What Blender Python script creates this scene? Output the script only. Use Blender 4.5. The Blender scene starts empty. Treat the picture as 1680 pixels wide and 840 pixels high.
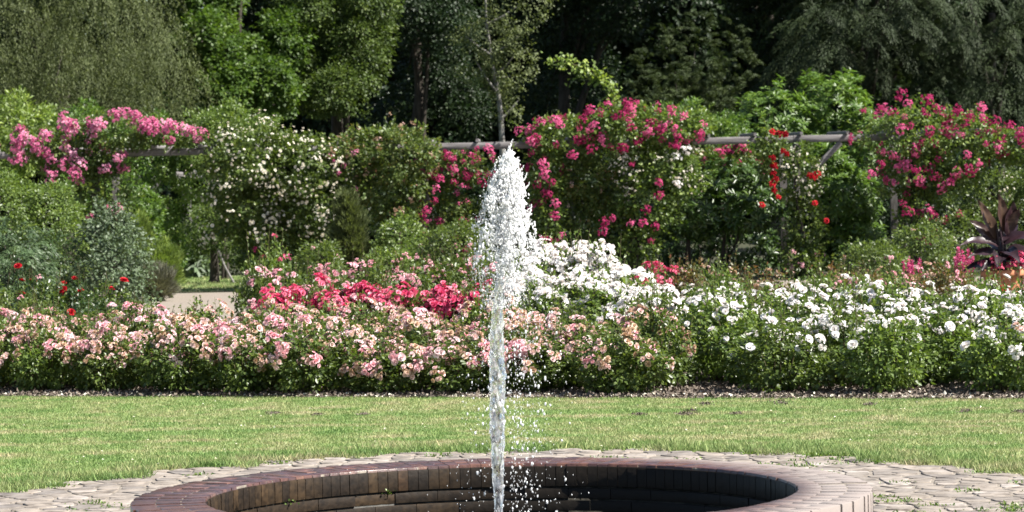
import bpy, math, random
import numpy as np
from mathutils import Matrix, Vector, Euler

R = math.radians
rng = np.random.default_rng(11)
random.seed(11)
scene = bpy.context.scene
col = scene.collection

# ------------------------------------------------------------------ camera, sky, sun, exposure
F = 4650.0                                   # focal length in pixels of a 1680 wide picture
EYE = 1.5
cam_d = bpy.data.cameras.new("camera")
cam_d.sensor_width = 36
cam_d.lens = 36 * F / 1680
cam_d.clip_start = 0.1
cam_d.clip_end = 3000
cam = bpy.data.objects.new("camera", cam_d)
col.objects.link(cam)
CM = Matrix.Translation((0, 0, EYE)) @ Matrix.Rotation(R(90 - 1.109), 4, 'X') @ Matrix.Rotation(R(-1.2), 4, 'Z')
cam.matrix_world = CM
cam_d.dof.use_dof = True
cam_d.dof.focus_distance = 17
cam_d.dof.aperture_fstop = 7.5
scene.camera = cam

SUN_EL, SUN_AZ = 50.0, 109.0                  # azimuth clockwise from the view direction (+Y)
w = bpy.data.worlds.new("World")
scene.world = w
w.use_nodes = True
nt = w.node_tree
sky = nt.nodes.new('ShaderNodeTexSky')
sky.sky_type = 'NISHITA'
sky.sun_disc = False
sky.sun_elevation = R(SUN_EL)
sky.sun_rotation = R(SUN_AZ)
nt.links.new(sky.outputs[0], nt.nodes['Background'].inputs[0])
nt.nodes['Background'].inputs[1].default_value = 0.058
sd = Vector((math.sin(R(SUN_AZ)) * math.cos(R(SUN_EL)), math.cos(R(SUN_AZ)) * math.cos(R(SUN_EL)), math.sin(R(SUN_EL))))
sl = bpy.data.lights.new("sun", 'SUN')
sl.energy = 5.0
sl.angle = R(0.5)
sl.color = (1.0, 0.96, 0.89)
so = bpy.data.objects.new("sun", sl)
so.rotation_euler = sd.to_track_quat('Z', 'Y').to_euler()
so.location = (30, -10, 40)
col.objects.link(so)
scene.view_settings.view_transform = 'Standard'
scene.view_settings.look = 'None'
scene.view_settings.gamma = 1
scene.view_settings.exposure = 1.47
scene.cycles.max_bounces = 7
scene.cycles.transmission_bounces = 6
scene.cycles.transparent_max_bounces = 6
scene.cycles.use_denoising = True


def pt(px, py, Y):
    """world point that the photograph shows at (px,py), standing at distance Y"""
    d = CM.to_3x3() @ Vector(((px - 840) / F, -(py - 420) / F, -1))
    d *= Y / d.y
    return np.array((d.x, d.y, d.z + EYE))


# ------------------------------------------------------------------ materials
def mat(name):
    m = bpy.data.materials.new(name)
    m.use_nodes = True
    n = m.node_tree
    return m, n, n.nodes['Principled BSDF'], n.nodes['Material Output']


def ramp(n, fac, stops):
    r = n.nodes.new('ShaderNodeValToRGB')
    e = r.color_ramp.elements
    while len(e) < len(stops):
        e.new(0.5)
    for i, (p, c) in enumerate(stops):
        e[i].position = p
        e[i].color = (*c, 1)
    if fac is not None:
        n.links.new(fac, r.inputs[0])
    return r


def tint_mat(name, stops, rough=0.5, trans=0.36, spec=0.5, tcol=(1.0, 1.05, 0.5), tgain=1.35):
    """two sided leaf or petal: colour varies with the per-leaf attribute, light passes through"""
    m, n, p, out = mat(name)
    a = n.nodes.new('ShaderNodeAttribute')
    a.attribute_name = 'tint'
    r = ramp(n, a.outputs['Fac'], stops)
    n.links.new(r.outputs[0], p.inputs['Base Color'])
    p.inputs['Roughness'].default_value = rough
    p.inputs['Specular IOR Level'].default_value = spec
    t = n.nodes.new('ShaderNodeBsdfTranslucent')
    mx = n.nodes.new('ShaderNodeMix')
    mx.data_type = 'RGBA'
    mx.blend_type = 'MULTIPLY'
    mx.inputs[0].default_value = 1
    n.links.new(r.outputs[0], mx.inputs[6])
    mx.inputs[7].default_value = (tcol[0] * tgain, tcol[1] * tgain, tcol[2] * tgain, 1)
    n.links.new(mx.outputs[2], t.inputs[0])
    s = n.nodes.new('ShaderNodeMixShader')
    s.inputs[0].default_value = trans
    n.links.new(p.outputs[0], s.inputs[1])
    n.links.new(t.outputs[0], s.inputs[2])
    n.links.new(s.outputs[0], out.inputs[0])
    return m


def leafm(name, c, var=0.45, warm=0.3, **k):
    c = np.array(c)
    lo = c * (1 - var)
    hi = c * (1 + var) + np.array((c[1] * warm, c[1] * warm * .5, 0))
    return tint_mat(name, [(0.0, tuple(lo)), (0.55, tuple(c)), (1.0, tuple(hi))], **k)


M = {}
M['rose_leaf'] = leafm('rose leaf', (.082, .122, .028), rough=.4, spec=.5)
M['rose_leaf_dark'] = leafm('dark rose leaf', (.045, .080, .028), rough=.38, spec=.6)
M['rose_leaf_pale'] = leafm('pale green leaf', (.105, .160, .036), rough=.42)
M['bronze_leaf'] = tint_mat('bronze green leaf', [(0, (.05, .085, .02)), (.6, (.10, .14, .03)), (.88, (.13, .14, .04)), (1, (.22, .10, .055))], rough=.5)
M['red_shoot'] = tint_mat('reddish shoot leaf', [(0, (.05, .08, .025)), (.5, (.13, .11, .04)), (1, (.20, .07, .04))], rough=.45)
M['laurel'] = leafm('glossy laurel leaf', (.046, .088, .018), rough=.36, spec=.5, trans=.25)
M['bright'] = leafm('bright green leaf', (.080, .145, .026), rough=.42, trans=.35)
M['lime'] = leafm('yellow green leaf', (.150, .215, .045), rough=.5, trans=.35)
M['greygreen'] = leafm('grey green leaf', (.100, .122, .048), rough=.6, trans=.3, warm=.1, spec=.25)
M['silver'] = leafm('silver green leaf', (.075, .110, .052), rough=.55, trans=.15, warm=.05)
M['blue'] = leafm('blue green leaf', (.055, .092, .034), rough=.5, trans=.2, warm=.05)
M['oak'] = leafm('dull broad leaf', (.062, .098, .022), rough=.5, spec=.28, trans=.3)
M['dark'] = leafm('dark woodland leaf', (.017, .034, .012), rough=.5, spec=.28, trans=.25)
M['maple'] = leafm('maple leaf', (.060, .110, .020), rough=.5, spec=.3, trans=.38)
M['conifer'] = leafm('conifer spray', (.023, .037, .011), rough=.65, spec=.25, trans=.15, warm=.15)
M['cypress'] = leafm('cypress spray', (.036, .054, .017), rough=.65, spec=.25, trans=.2, warm=.25)
M['straw'] = leafm('grey lavender stalk', (.150, .150, .105), rough=.7, trans=.2, warm=.1)
M['canna'] = tint_mat('dark canna leaf', [(0, (.014, .007, .010)), (.6, (.030, .013, .017)), (1, (.075, .045, .028))], rough=.38, trans=.12, spec=.4, tcol=(1.1, .5, .4))


def petalm(name, stops, trans=.3, rough=.6):
    return tint_mat(name, stops, rough=rough, trans=trans, spec=.25, tcol=(1, .88, .88), tgain=1.0)


M['white'] = petalm('white petal', [(0, (.80, .76, .68)), (.3, (.85, .84, .80)), (1, (.88, .88, .86))])
M['peach'] = petalm('peach and pink petal', [(0, (.38, .25, .15)), (.28, (.58, .42, .29)), (.5, (.70, .53, .43)), (.72, (.78, .56, .56)), (1, (.82, .68, .69))])
M['pink'] = petalm('soft pink petal', [(0, (.70, .36, .40)), (.5, (.80, .54, .58)), (1, (.84, .68, .70))])
M['rosepink'] = petalm('rose pink petal', [(0, (.50, .10, .23)), (.5, (.68, .22, .38)), (1, (.80, .46, .58))])
M['crimson'] = petalm('crimson petal', [(0, (.34, .02, .10)), (.5, (.60, .065, .22)), (1, (.74, .20, .38))])
M['red'] = petalm('red petal', [(0, (.26, .004, .010)), (.6, (.50, .010, .022)), (1, (.64, .03, .045))])
M['coral'] = petalm('crimson red bedding petal', [(0, (.44, .03, .10)), (.5, (.66, .08, .19)), (1, (.80, .28, .38))])
M['cream'] = petalm('cream petal', [(0, (.66, .62, .46)), (1, (.84, .82, .72))])


def plain(name, c1, c2, scale=8, rough=.8, bump=.2, detail=6, coord='Object', stretch=None, spec=.3):
    m, n, p, out = mat(name)
    tc = n.nodes.new('ShaderNodeTexCoord')
    no = n.nodes.new('ShaderNodeTexNoise')
    no.inputs['Scale'].default_value = scale
    no.inputs['Detail'].default_value = detail
    src = tc.outputs[coord]
    if stretch:
        mp = n.nodes.new('ShaderNodeMapping')
        mp.inputs['Scale'].default_value = stretch
        n.links.new(src, mp.inputs[0])
        src = mp.outputs[0]
    n.links.new(src, no.inputs['Vector'])
    r = ramp(n, no.outputs[0], [(.3, c1), (.7, c2)])
    n.links.new(r.outputs[0], p.inputs['Base Color'])
    p.inputs['Roughness'].default_value = rough
    p.inputs['Specular IOR Level'].default_value = spec
    if bump:
        b = n.nodes.new('ShaderNodeBump')
        b.inputs['Strength'].default_value = bump
        b.inputs['Distance'].default_value = .02
        n.links.new(no.outputs[0], b.inputs['Height'])
        n.links.new(b.outputs[0], p.inputs['Normal'])
    return m


M['bark'] = plain('grey bark', (.022, .018, .014), (.06, .05, .04), 14, .9, .6, stretch=(1, 1, .25))
M['birch'] = plain('pale birch bark', (.05, .045, .04), (.24, .23, .21), 5, .8, .4, stretch=(1, 1, 3))
M['stem'] = plain('rose stem', (.05, .045, .02), (.10, .085, .04), 20, .8, .2)
M['wood'] = plain('weathered grey timber', (.10, .09, .088), (.23, .215, .213), 4, .85, .3, stretch=(.6, 6, 6))
M['postwood'] = plain('dark old post', (.045, .040, .036), (.12, .11, .105), 6, .9, .3, stretch=(4, 4, .6))
M['terracotta'] = plain('terracotta', (.38, .15, .075), (.52, .23, .12), 7, .8, .15)
M['soil'] = plain('dry bed soil', (.085, .066, .052), (.17, .14, .115), 9, .95, .8, detail=9)
M['wetjoint'] = plain('dark algae joint', (.006, .006, .005), (.05, .045, .035), 18, .6, .4)
M['joint'] = plain('sandy joint', (.13, .112, .09), (.23, .20, .168), 14, .95, .5, detail=8)
M['gravel'] = plain('pale gravel path', (.16, .135, .11), (.235, .20, .165), 26, .95, .5, detail=8)
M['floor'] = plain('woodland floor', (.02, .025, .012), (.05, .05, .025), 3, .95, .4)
M['mortar'] = plain('mortar', (.10, .085, .07), (.22, .19, .155), 30, .9, .4)


def link_noise(n, coord, scale, detail=5):
    no = n.nodes.new('ShaderNodeTexNoise')
    no.inputs['Scale'].default_value = scale
    no.inputs['Detail'].default_value = detail
    n.links.new(coord, no.inputs['Vector'])
    return no


def grass_mat(name, base_only=False):
    m, n, p, out = mat(name)
    tc = n.nodes.new('ShaderNodeTexCoord')
    mp = n.nodes.new('ShaderNodeMapping')
    mp.inputs['Scale'].default_value = (.10, 2.8, 1)
    mp.inputs['Rotation'].default_value = (0, 0, R(5))
    n.links.new(tc.outputs['Object'], mp.inputs[0])
    big = link_noise(n, mp.outputs[0], 1.3, 6)
    fine = link_noise(n, tc.outputs['Object'], 3.0, 4)
    ad = n.nodes.new('ShaderNodeMath')
    ad.operation = 'ADD'
    n.links.new(big.outputs[0], ad.inputs[0])
    n.links.new(fine.outputs[0], ad.inputs[1])
    hf = n.nodes.new('ShaderNodeMath')
    hf.operation = 'MULTIPLY'
    hf.inputs[1].default_value = .5
    n.links.new(ad.outputs[0], hf.inputs[0])
    k = .85 if base_only else 1.0
    r = ramp(n, hf.outputs[0], [(.36, (.130 * k, .215 * k, .064 * k)), (.45, (.190 * k, .275 * k, .092 * k)),
                                (.53, (.265 * k, .305 * k, .132 * k)), (.62, (.37 * k, .345 * k, .205 * k))])
    colr = r.outputs[0]
    if not base_only:
        a = n.nodes.new('ShaderNodeAttribute')
        a.attribute_name = 'tint'
        mx = n.nodes.new('ShaderNodeMix')
        mx.data_type = 'RGBA'
        mx.blend_type = 'MULTIPLY'
        mx.inputs[0].default_value = 1
        r2 = ramp(n, a.outputs['Fac'], [(0, (.55, .62, .5)), (.7, (1.05, 1.05, 1)), (1, (1.7, 1.5, 1.5))])
        n.links.new(colr, mx.inputs[6])
        n.links.new(r2.outputs[0], mx.inputs[7])
        colr = mx.outputs[2]
        t = n.nodes.new('ShaderNodeBsdfTranslucent')
        n.links.new(colr, t.inputs[0])
        s = n.nodes.new('ShaderNodeMixShader')
        s.inputs[0].default_value = .35
        n.links.new(p.outputs[0], s.inputs[1])
        n.links.new(t.outputs[0], s.inputs[2])
        n.links.new(s.outputs[0], out.inputs[0])
    n.links.new(colr, p.inputs['Base Color'])
    p.inputs['Roughness'].default_value = .6
    p.inputs['Specular IOR Level'].default_value = .25
    return m


M['turf'] = grass_mat('mown turf base', True)
M['grass'] = grass_mat('grass blade')


def brick_mat(name, wall=False):
    """bricks: colour from the per-brick attribute, dry and pale at one side, wet elsewhere; wall bricks carry painted shade"""
    m, n, p, out = mat(name)
    a = n.nodes.new('ShaderNodeAttribute')
    a.attribute_name = 'tint'
    tc = n.nodes.new('ShaderNodeTexCoord')
    no = link_noise(n, tc.outputs['Object'], 2.2, 6)
    fine = link_noise(n, tc.outputs['Object'], 38, 5)
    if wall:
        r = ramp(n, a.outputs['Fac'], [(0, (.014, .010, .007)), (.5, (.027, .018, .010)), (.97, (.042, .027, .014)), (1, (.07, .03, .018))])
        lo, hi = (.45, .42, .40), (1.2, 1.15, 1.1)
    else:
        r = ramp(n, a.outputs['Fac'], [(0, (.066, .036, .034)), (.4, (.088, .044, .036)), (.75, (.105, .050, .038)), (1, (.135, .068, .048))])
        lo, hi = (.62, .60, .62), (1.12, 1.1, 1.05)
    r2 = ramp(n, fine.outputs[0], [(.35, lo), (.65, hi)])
    mx = n.nodes.new('ShaderNodeMix')
    mx.data_type = 'RGBA'
    mx.blend_type = 'MULTIPLY'
    mx.inputs[0].default_value = 1
    n.links.new(r.outputs[0], mx.inputs[6])
    n.links.new(r2.outputs[0], mx.inputs[7])
    # coping: lime bloom on the dry side (+x); wall: shade painted dark towards +x
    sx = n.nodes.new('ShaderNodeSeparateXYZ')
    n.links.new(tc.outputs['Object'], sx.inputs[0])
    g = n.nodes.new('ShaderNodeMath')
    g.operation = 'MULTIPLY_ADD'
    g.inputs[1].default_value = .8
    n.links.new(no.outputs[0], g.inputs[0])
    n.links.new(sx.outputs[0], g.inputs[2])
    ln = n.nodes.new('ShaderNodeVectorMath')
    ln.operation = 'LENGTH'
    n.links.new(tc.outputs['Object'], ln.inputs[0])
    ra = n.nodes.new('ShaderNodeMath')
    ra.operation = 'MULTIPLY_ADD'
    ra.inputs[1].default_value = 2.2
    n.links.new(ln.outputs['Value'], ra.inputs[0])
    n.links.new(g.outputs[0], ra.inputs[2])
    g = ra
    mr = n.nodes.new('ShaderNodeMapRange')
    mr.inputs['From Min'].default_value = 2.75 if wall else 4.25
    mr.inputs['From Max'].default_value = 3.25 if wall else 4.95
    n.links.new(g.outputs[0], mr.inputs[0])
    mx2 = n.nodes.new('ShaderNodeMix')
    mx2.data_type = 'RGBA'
    mx2.inputs[7].default_value = (.225, .196, .178, 1) if not wall else (.012, .010, .008, 1)  # wall: near-black mixed in as shade on the far right, over wet brick
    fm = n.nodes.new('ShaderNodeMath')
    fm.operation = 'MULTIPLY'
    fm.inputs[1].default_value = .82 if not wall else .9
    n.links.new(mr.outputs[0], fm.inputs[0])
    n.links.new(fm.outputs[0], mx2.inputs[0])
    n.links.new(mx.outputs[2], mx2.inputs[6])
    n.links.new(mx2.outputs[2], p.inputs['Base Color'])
    rr = n.nodes.new('ShaderNodeMapRange')
    rr.inputs['To Min'].default_value = .62 if wall else .30
    rr.inputs['To Max'].default_value = .5 if wall else .8
    n.links.new(mr.outputs[0], rr.inputs[0])
    n.links.new(rr.outputs[0], p.inputs['Roughness'])
    p.inputs['Specular IOR Level'].default_value = .12 if wall else .5
    b = n.nodes.new('ShaderNodeBump')
    b.inputs['Strength'].default_value = .5
    b.inputs['Distance'].default_value = .004
    n.links.new(fine.outputs[0], b.inputs['Height'])
    n.links.new(b.outputs[0], p.inputs['Normal'])
    return m


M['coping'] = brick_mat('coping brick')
M['wallbrick'] = brick_mat('mossy shade painted basin brick', True)

m, n, p, out = mat('crazy paving stone')
a = n.nodes.new('ShaderNodeAttribute')
a.attribute_name = 'tint'
tc = n.nodes.new('ShaderNodeTexCoord')
no = link_noise(n, tc.outputs['Object'], 11, 8)
r = ramp(n, a.outputs['Fac'], [(0, (.15, .132, .118)), (.35, (.20, .172, .145)), (.75, (.24, .205, .172)), (1, (.27, .24, .215))])
r2 = ramp(n, no.outputs[0], [(.3, (.42, .40, .38)), (.48, (.9, .88, .86)), (.56, (1, 1, 1)), (.75, (1.15, 1.12, 1.1))])
mx = n.nodes.new('ShaderNodeMix')
mx.data_type = 'RGBA'
mx.blend_type = 'MULTIPLY'
mx.inputs[0].default_value = 1
n.links.new(r.outputs[0], mx.inputs[6])
n.links.new(r2.outputs[0], mx.inputs[7])
n.links.new(mx.outputs[2], p.inputs['Base Color'])
p.inputs['Roughness'].default_value = .85
b = n.nodes.new('ShaderNodeBump')
b.inputs['Strength'].default_value = .9
b.inputs['Distance'].default_value = .02
n.links.new(no.outputs[0], b.inputs['Height'])
n.links.new(b.outputs[0], p.inputs['Normal'])
M['stone'] = m

# water: clear with streaks of entrained air
m, n, p, out = mat('aerated water')
tc = n.nodes.new('ShaderNodeTexCoord')
mp = n.nodes.new('ShaderNodeMapping')
mp.inputs['Scale'].default_value = (1, 1, .45)
n.links.new(tc.outputs['Object'], mp.inputs[0])
no = link_noise(n, mp.outputs[0], 55, 5)
r = ramp(n, no.outputs[0], [(.47, (.06, .06, .06)), (.70, (.9, .9, .9))])
p.inputs['Base Color'].default_value = (.96, .97, .98, 1)
p.inputs['Roughness'].default_value = .03
p.inputs['IOR'].default_value = 1.33
p.inputs['Transmission Weight'].default_value = 1
df = n.nodes.new('ShaderNodeBsdfDiffuse')
df.inputs[0].default_value = (.86, .87, .88, 1)
tr = n.nodes.new('ShaderNodeBsdfTranslucent')
tr.inputs[0].default_value = (.86, .87, .88, 1)
s0 = n.nodes.new('ShaderNodeMixShader')
s0.inputs[0].default_value = .5
n.links.new(df.outputs[0], s0.inputs[1])
n.links.new(tr.outputs[0], s0.inputs[2])
s = n.nodes.new('ShaderNodeMixShader')
n.links.new(r.outputs[0], s.inputs[0])
n.links.new(p.outputs[0], s.inputs[1])
n.links.new(s0.outputs[0], s.inputs[2])
n.links.new(s.outputs[0], out.inputs[0])
b = n.nodes.new('ShaderNodeBump')
b.inputs['Strength'].default_value = .6
b.inputs['Distance'].default_value = .006
n.links.new(no.outputs[0], b.inputs['Height'])
n.links.new(b.outputs[0], p.inputs['Normal'])
M['jet'] = m

m, n, p, out = mat('white spray water')
p.inputs['Base Color'].default_value = (.95, .95, .95, 1)
p.inputs['Roughness'].default_value = .08
p.inputs['IOR'].default_value = 1.33
p.inputs['Transmission Weight'].default_value = .0
tr = n.nodes.new('ShaderNodeBsdfTranslucent')
tr.inputs[0].default_value = (.96, .96, .96, 1)
s = n.nodes.new('ShaderNodeMixShader')
s.inputs[0].default_value = .35
n.links.new(p.outputs[0], s.inputs[1])
n.links.new(tr.outputs[0], s.inputs[2])
n.links.new(s.outputs[0], out.inputs[0])
M['spray'] = m

m, n, p, out = mat('dark pool water')
p.inputs['Base Color'].default_value = (.01, .012, .01, 1)
p.inputs['Roughness'].default_value = .06
no = n.nodes.new('ShaderNodeTexNoise')
no.inputs['Scale'].default_value = 14
b = n.nodes.new('ShaderNodeBump')
b.inputs['Strength'].default_value = .5
n.links.new(no.outputs[0], b.inputs['Height'])
n.links.new(b.outputs[0], p.inputs['Normal'])
M['pool'] = m

# ------------------------------------------------------------------ mesh helpers


def nrm(v):
    return v / np.maximum(np.linalg.norm(v, axis=-1, keepdims=True), 1e-9)


def unit(n):
    return nrm(rng.normal(size=(n, 3)))


class Geo:
    """collects vertices, faces and a per-vertex tint, and links them as one mesh object"""

    def __init__(self):
        self.v, self.f, self.t, self.n = [], [], [], 0

    def add(self, v, f, t=0.5):
        v = np.asarray(v, dtype=np.float32).reshape(-1, 3)
        f = np.asarray(f, dtype=np.int32)
        self.v.append(v)
        self.f.append(f + self.n)
        self.t.append(np.broadcast_to(np.asarray(t, dtype=np.float32), (len(v),)))
        self.n += len(v)

    def mesh(self, name, material, smooth=False):
        me = bpy.data.meshes.new(name)
        V = np.concatenate(self.v)
        T = np.concatenate(self.t)
        loops = np.concatenate([x.ravel() for x in self.f])
        sizes = np.concatenate([np.full(len(x), x.shape[1], dtype=np.int32) for x in self.f])
        starts = np.concatenate([[0], np.cumsum(sizes)[:-1]]).astype(np.int32)
        me.vertices.add(len(V))
        me.vertices.foreach_set('co', V.ravel())
        me.loops.add(len(loops))
        me.loops.foreach_set('vertex_index', loops.astype(np.int32))
        me.polygons.add(len(sizes))
        me.polygons.foreach_set('loop_start', starts)
        try:
            me.polygons.foreach_set('loop_total', sizes)
        except Exception:
            pass
        if smooth:
            me.polygons.foreach_set('use_smooth', np.ones(len(sizes), dtype=bool))
        me.update(calc_edges=True)
        a = me.attributes.new('tint', 'FLOAT', 'POINT')
        a.data.foreach_set('value', T.astype(np.float32))
        me.materials.append(material)
        return me

    def build(self, name, material, parent=None, smooth=False, loc=None):
        return inst(name, self.mesh(name, material, smooth), parent, loc)


def inst(name, me, parent=None, loc=None, mw=None):
    o = bpy.data.objects.new(name, me)
    col.objects.link(o)
    if mw is not None:
        o.matrix_basis = mw
    elif loc is not None:
        o.location = loc
    if parent is not None:
        o.parent = parent
    return o


def thing(name, label, cat, loc=(0, 0, 0), group=None):
    o = bpy.data.objects.new(name, None)
    o.empty_display_size = .2
    col.objects.link(o)
    o.location = loc
    return tag(o, label, cat, group)


def tag(o, label=None, cat=None, group=None, kind=None):
    for k, v in (('label', label), ('category', cat), ('group', group), ('kind', kind)):
        if v:
            o[k] = v
    return o


def leaves(g, C, D, N, L, W, fold=.12, tint=None):
    """folded leaf blades: base at C, pointing along D, facing N"""
    k = len(C)
    D = nrm(D)
    S = nrm(np.cross(D, N))
    N = np.cross(S, D)
    L = np.broadcast_to(L, (k,))[:, None]
    W = np.broadcast_to(W, (k,))[:, None]
    V = np.empty((k, 4, 3), dtype=np.float32)
    V[:, 0] = C
    mid = C + D * L * .5 + N * W * fold
    V[:, 1] = mid + S * W * .5
    V[:, 2] = C + D * L - N * L * .08
    V[:, 3] = mid - S * W * .5
    i = np.arange(k)[:, None] * 4
    Fc = np.concatenate([i + np.array([[0, 1, 2]]), i + np.array([[0, 2, 3]])])
    if tint is None:
        tint = rng.random(k)
    g.add(V, Fc, np.repeat(tint, 4))


def tube(g, pts, rad, seg=7, tint=.5, cap=True):
    pts = np.asarray(pts, float)
    rad = np.broadcast_to(rad, (len(pts),))
    V = []
    up = np.array((.31, .17, .93))
    for i, q in enumerate(pts):
        d = pts[min(i + 1, len(pts) - 1)] - pts[max(i - 1, 0)]
        d = d / (np.linalg.norm(d) + 1e-9)
        a = np.cross(d, up if abs(d @ up) < .95 else np.array((1., 0, 0)))
        a /= np.linalg.norm(a)
        b_ = np.cross(d, a)
        th = np.arange(seg) * 2 * math.pi / seg
        V.append(q + rad[i] * (np.cos(th)[:, None] * a + np.sin(th)[:, None] * b_))
    V = np.concatenate(V)
    f = []
    for i in range(len(pts) - 1):
        for j in range(seg):
            f.append((i * seg + j, i * seg + (j + 1) % seg, (i + 1) * seg + (j + 1) % seg, (i + 1) * seg + j))
    g.add(V, f, tint)
    if cap:
        n0 = (len(pts) - 1) * seg
        g.add(V[n0:], np.array([list(range(seg))]), tint)


BOXF = np.array([(0, 3, 2, 1), (4, 5, 6, 7), (0, 1, 5, 4), (1, 2, 6, 5), (2, 3, 7, 6), (3, 0, 4, 7)])


def box(g, c, s, rot=None, tint=.5, bev=0.0):
    """box centred at c with full sizes s; rot a 3x3; bev cuts the long edges"""
    x, y, z = np.array(s) / 2
    if bev:
        a, b_ = y - bev, z - bev
        prof = [(-y, -b_), (-a, -z), (a, -z), (y, -b_), (y, b_), (a, z), (-a, z), (-y, b_)]
        V = np.array([(sx * x, py, pz) for sx in (-1, 1) for (py, pz) in prof])
        f4 = np.array([(i, (i + 1) % 8, 8 + (i + 1) % 8, 8 + i) for i in range(8)])
        f8 = np.array([list(range(7, -1, -1)), list(range(8, 16))])
        if rot is not None:
            V = V @ np.array(rot).T
        V = V + np.array(c)
        g.add(V, f4, tint)
        g.add(V, f8, tint)
        return
    V = np.array([(-x, -y, -z), (x, -y, -z), (x, y, -z), (-x, y, -z), (-x, -y, z), (x, -y, z), (x, y, z), (-x, y, z)])
    if rot is not None:
        V = V @ np.array(rot).T
    g.add(V + np.array(c), BOXF, tint)


def beam_between(g, p, q, wy, wz, bev=.008):
    p, q = np.array(p, float), np.array(q, float)
    d = q - p
    L = np.linalg.norm(d)
    x = d / L
    y = np.cross((0, 0, 1), x)
    y = y / np.linalg.norm(y) if np.linalg.norm(y) > .05 else np.array((0., 1, 0))
    z = np.cross(x, y)
    box(g, (p + q) / 2, (L, wy, wz), np.stack([x, y, z], 1), bev=bev)


# ------------------------------------------------------------------ foliage shapes
def blob(x0, x1, y0, y1, Y, depth=None):
    """ellipsoid that stands at distance Y and spans those pixels of the photograph"""
    c = pt((x0 + x1) / 2, (y0 + y1) / 2, Y)
    rx = (x1 - x0) / 2 * Y / F
    rz = (y1 - y0) / 2 * Y / F
    return (c, np.array((rx, depth if depth else (rx + rz) / 2, rz)))


def shell(blobs, n, lo=.78, hi=1.04, front=.35, lump=.2, boost=None):
    """points with outward normals spread through the outer shell of overlapping ellipsoids"""
    wts = np.array([b[1][0] * b[1][2] + b[1][0] * b[1][1] + b[1][1] * b[1][2] for b in blobs])
    if boost is not None:
        wts = wts * np.array(boost)
    P, Nn = [], []
    tot = 0
    while tot < n:
        k = int((n - tot) * 1.6) + 50
        idx = rng.choice(len(blobs), size=k, p=wts / wts.sum())
        C = np.array([b[0] for b in blobs])[idx]
        Rr = np.array([b[1] for b in blobs])[idx]
        d = unit(k)
        ph = idx * 1.7
        f = 1 + lump * (np.sin(d[:, 0] * 5 + ph) * np.cos(d[:, 2] * 6 + ph * 2) + .6 * np.sin(d[:, 1] * 9 + d[:, 2] * 11 + ph))
        u = (lo + (hi - lo) * rng.random(k) ** .6) * f
        p = C + d * Rr * u[:, None]
        keep = (d[:, 1] < front) | (rng.random(k) < .25)
        for j, b in enumerate(blobs):
            q = (p - b[0]) / b[1]
            keep &= ~((idx != j) & ((q ** 2).sum(1) < .45))
        keep &= p[:, 2] > .03
        P.append(p[keep])
        Nn.append(nrm(d[keep] / Rr[keep]))
        tot += keep.sum()
    return np.concatenate(P)[:n], np.concatenate(Nn)[:n]


def clumped(g, blobs, clumps, per, r, L, W, up=.5, droop=.15, fold=.12, tshift=.25, **k):
    """leaf clumps: each clump is a little dome of leaves, tinted a little differently from its neighbours"""
    P, Nn = shell(blobs, clumps, **k)
    rr = r * rng.uniform(.6, 1.35, clumps)
    C = np.repeat(P, per, 0)
    Nc = np.repeat(Nn, per, 0)
    d = unit(clumps * per)
    off = d * np.repeat(rr, per)[:, None] * (rng.random((clumps * per, 1)) ** .5)
    off[:, 2] *= .7
    pos = C + off
    pos[:, 2] = np.maximum(pos[:, 2], .02)
    D = nrm(d + Nc * .6 + unit(len(pos)) * .5 + np.array((0, 0, -droop)))
    Nl = nrm(Nc * .6 + np.array((0, 0, up)) + unit(len(pos)) * .55)
    sz = rng.uniform(.7, 1.25, len(pos))
    ct = np.repeat(rng.random(clumps), per)
    t = np.clip((1 - tshift) * rng.random(len(pos)) + tshift * ct, 0, 1)
    leaves(g, pos, D, Nl, L * sz, W * sz, fold, t)


def whorled(g, blobs, whorls, per, L, W, **k):
    """rosettes of long leaves, as on rhododendron and cherry laurel"""
    P, Nn = shell(blobs, whorls, **k)
    A = nrm(Nn * .8 + np.array((0, 0, .7)) + unit(whorls) * .35)
    C = np.repeat(P, per, 0)
    Ax = np.repeat(A, per, 0)
    s = nrm(np.cross(Ax, unit(len(C))))
    lift = rng.uniform(-.25, .7, (len(C), 1))
    D = nrm(s + Ax * lift)
    Nl = nrm(Ax - D * lift * .5 + unit(len(C)) * .2)
    sz = rng.uniform(.7, 1.2, len(C))
    t = np.clip(.65 * rng.random(len(C)) + .35 * np.repeat(rng.random(whorls), per), 0, 1)
    leaves(g, C + D * .01, D, Nl, L * sz, W * sz, .18, t)


def weeping(g, blobs, strands, per, length, L, W, **k):
    """hanging twigs with narrow leaves"""
    P, Nn = shell(blobs, strands, **k)
    t = np.tile(np.linspace(0, 1, per), strands)
    C = np.repeat(P, per, 0)
    Nc = np.repeat(Nn, per, 0)
    ln = np.repeat(length * rng.uniform(.4, 1.3, strands), per)
    sway = np.repeat(rng.normal(size=(strands, 3)) * .18, per, 0)
    pos = C + Nc * (.25 * np.sin(t * 1.5))[:, None] + sway * t[:, None] ** 2 * ln[:, None]
    pos[:, 2] -= ln * t ** 1.2
    pos += rng.normal(size=pos.shape) * .03
    D = nrm(np.array((0, 0, -1.)) + unit(len(pos)) * .7)
    Nl = nrm(Nc + unit(len(pos)) * .8)
    ti = np.clip(.5 * rng.random(len(pos)) + .5 * np.repeat(rng.random(strands), per), 0, 1)
    sz = rng.uniform(.7, 1.3, len(pos))
    leaves(g, pos, D, Nl, L * sz, W * sz, .1, ti)


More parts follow.
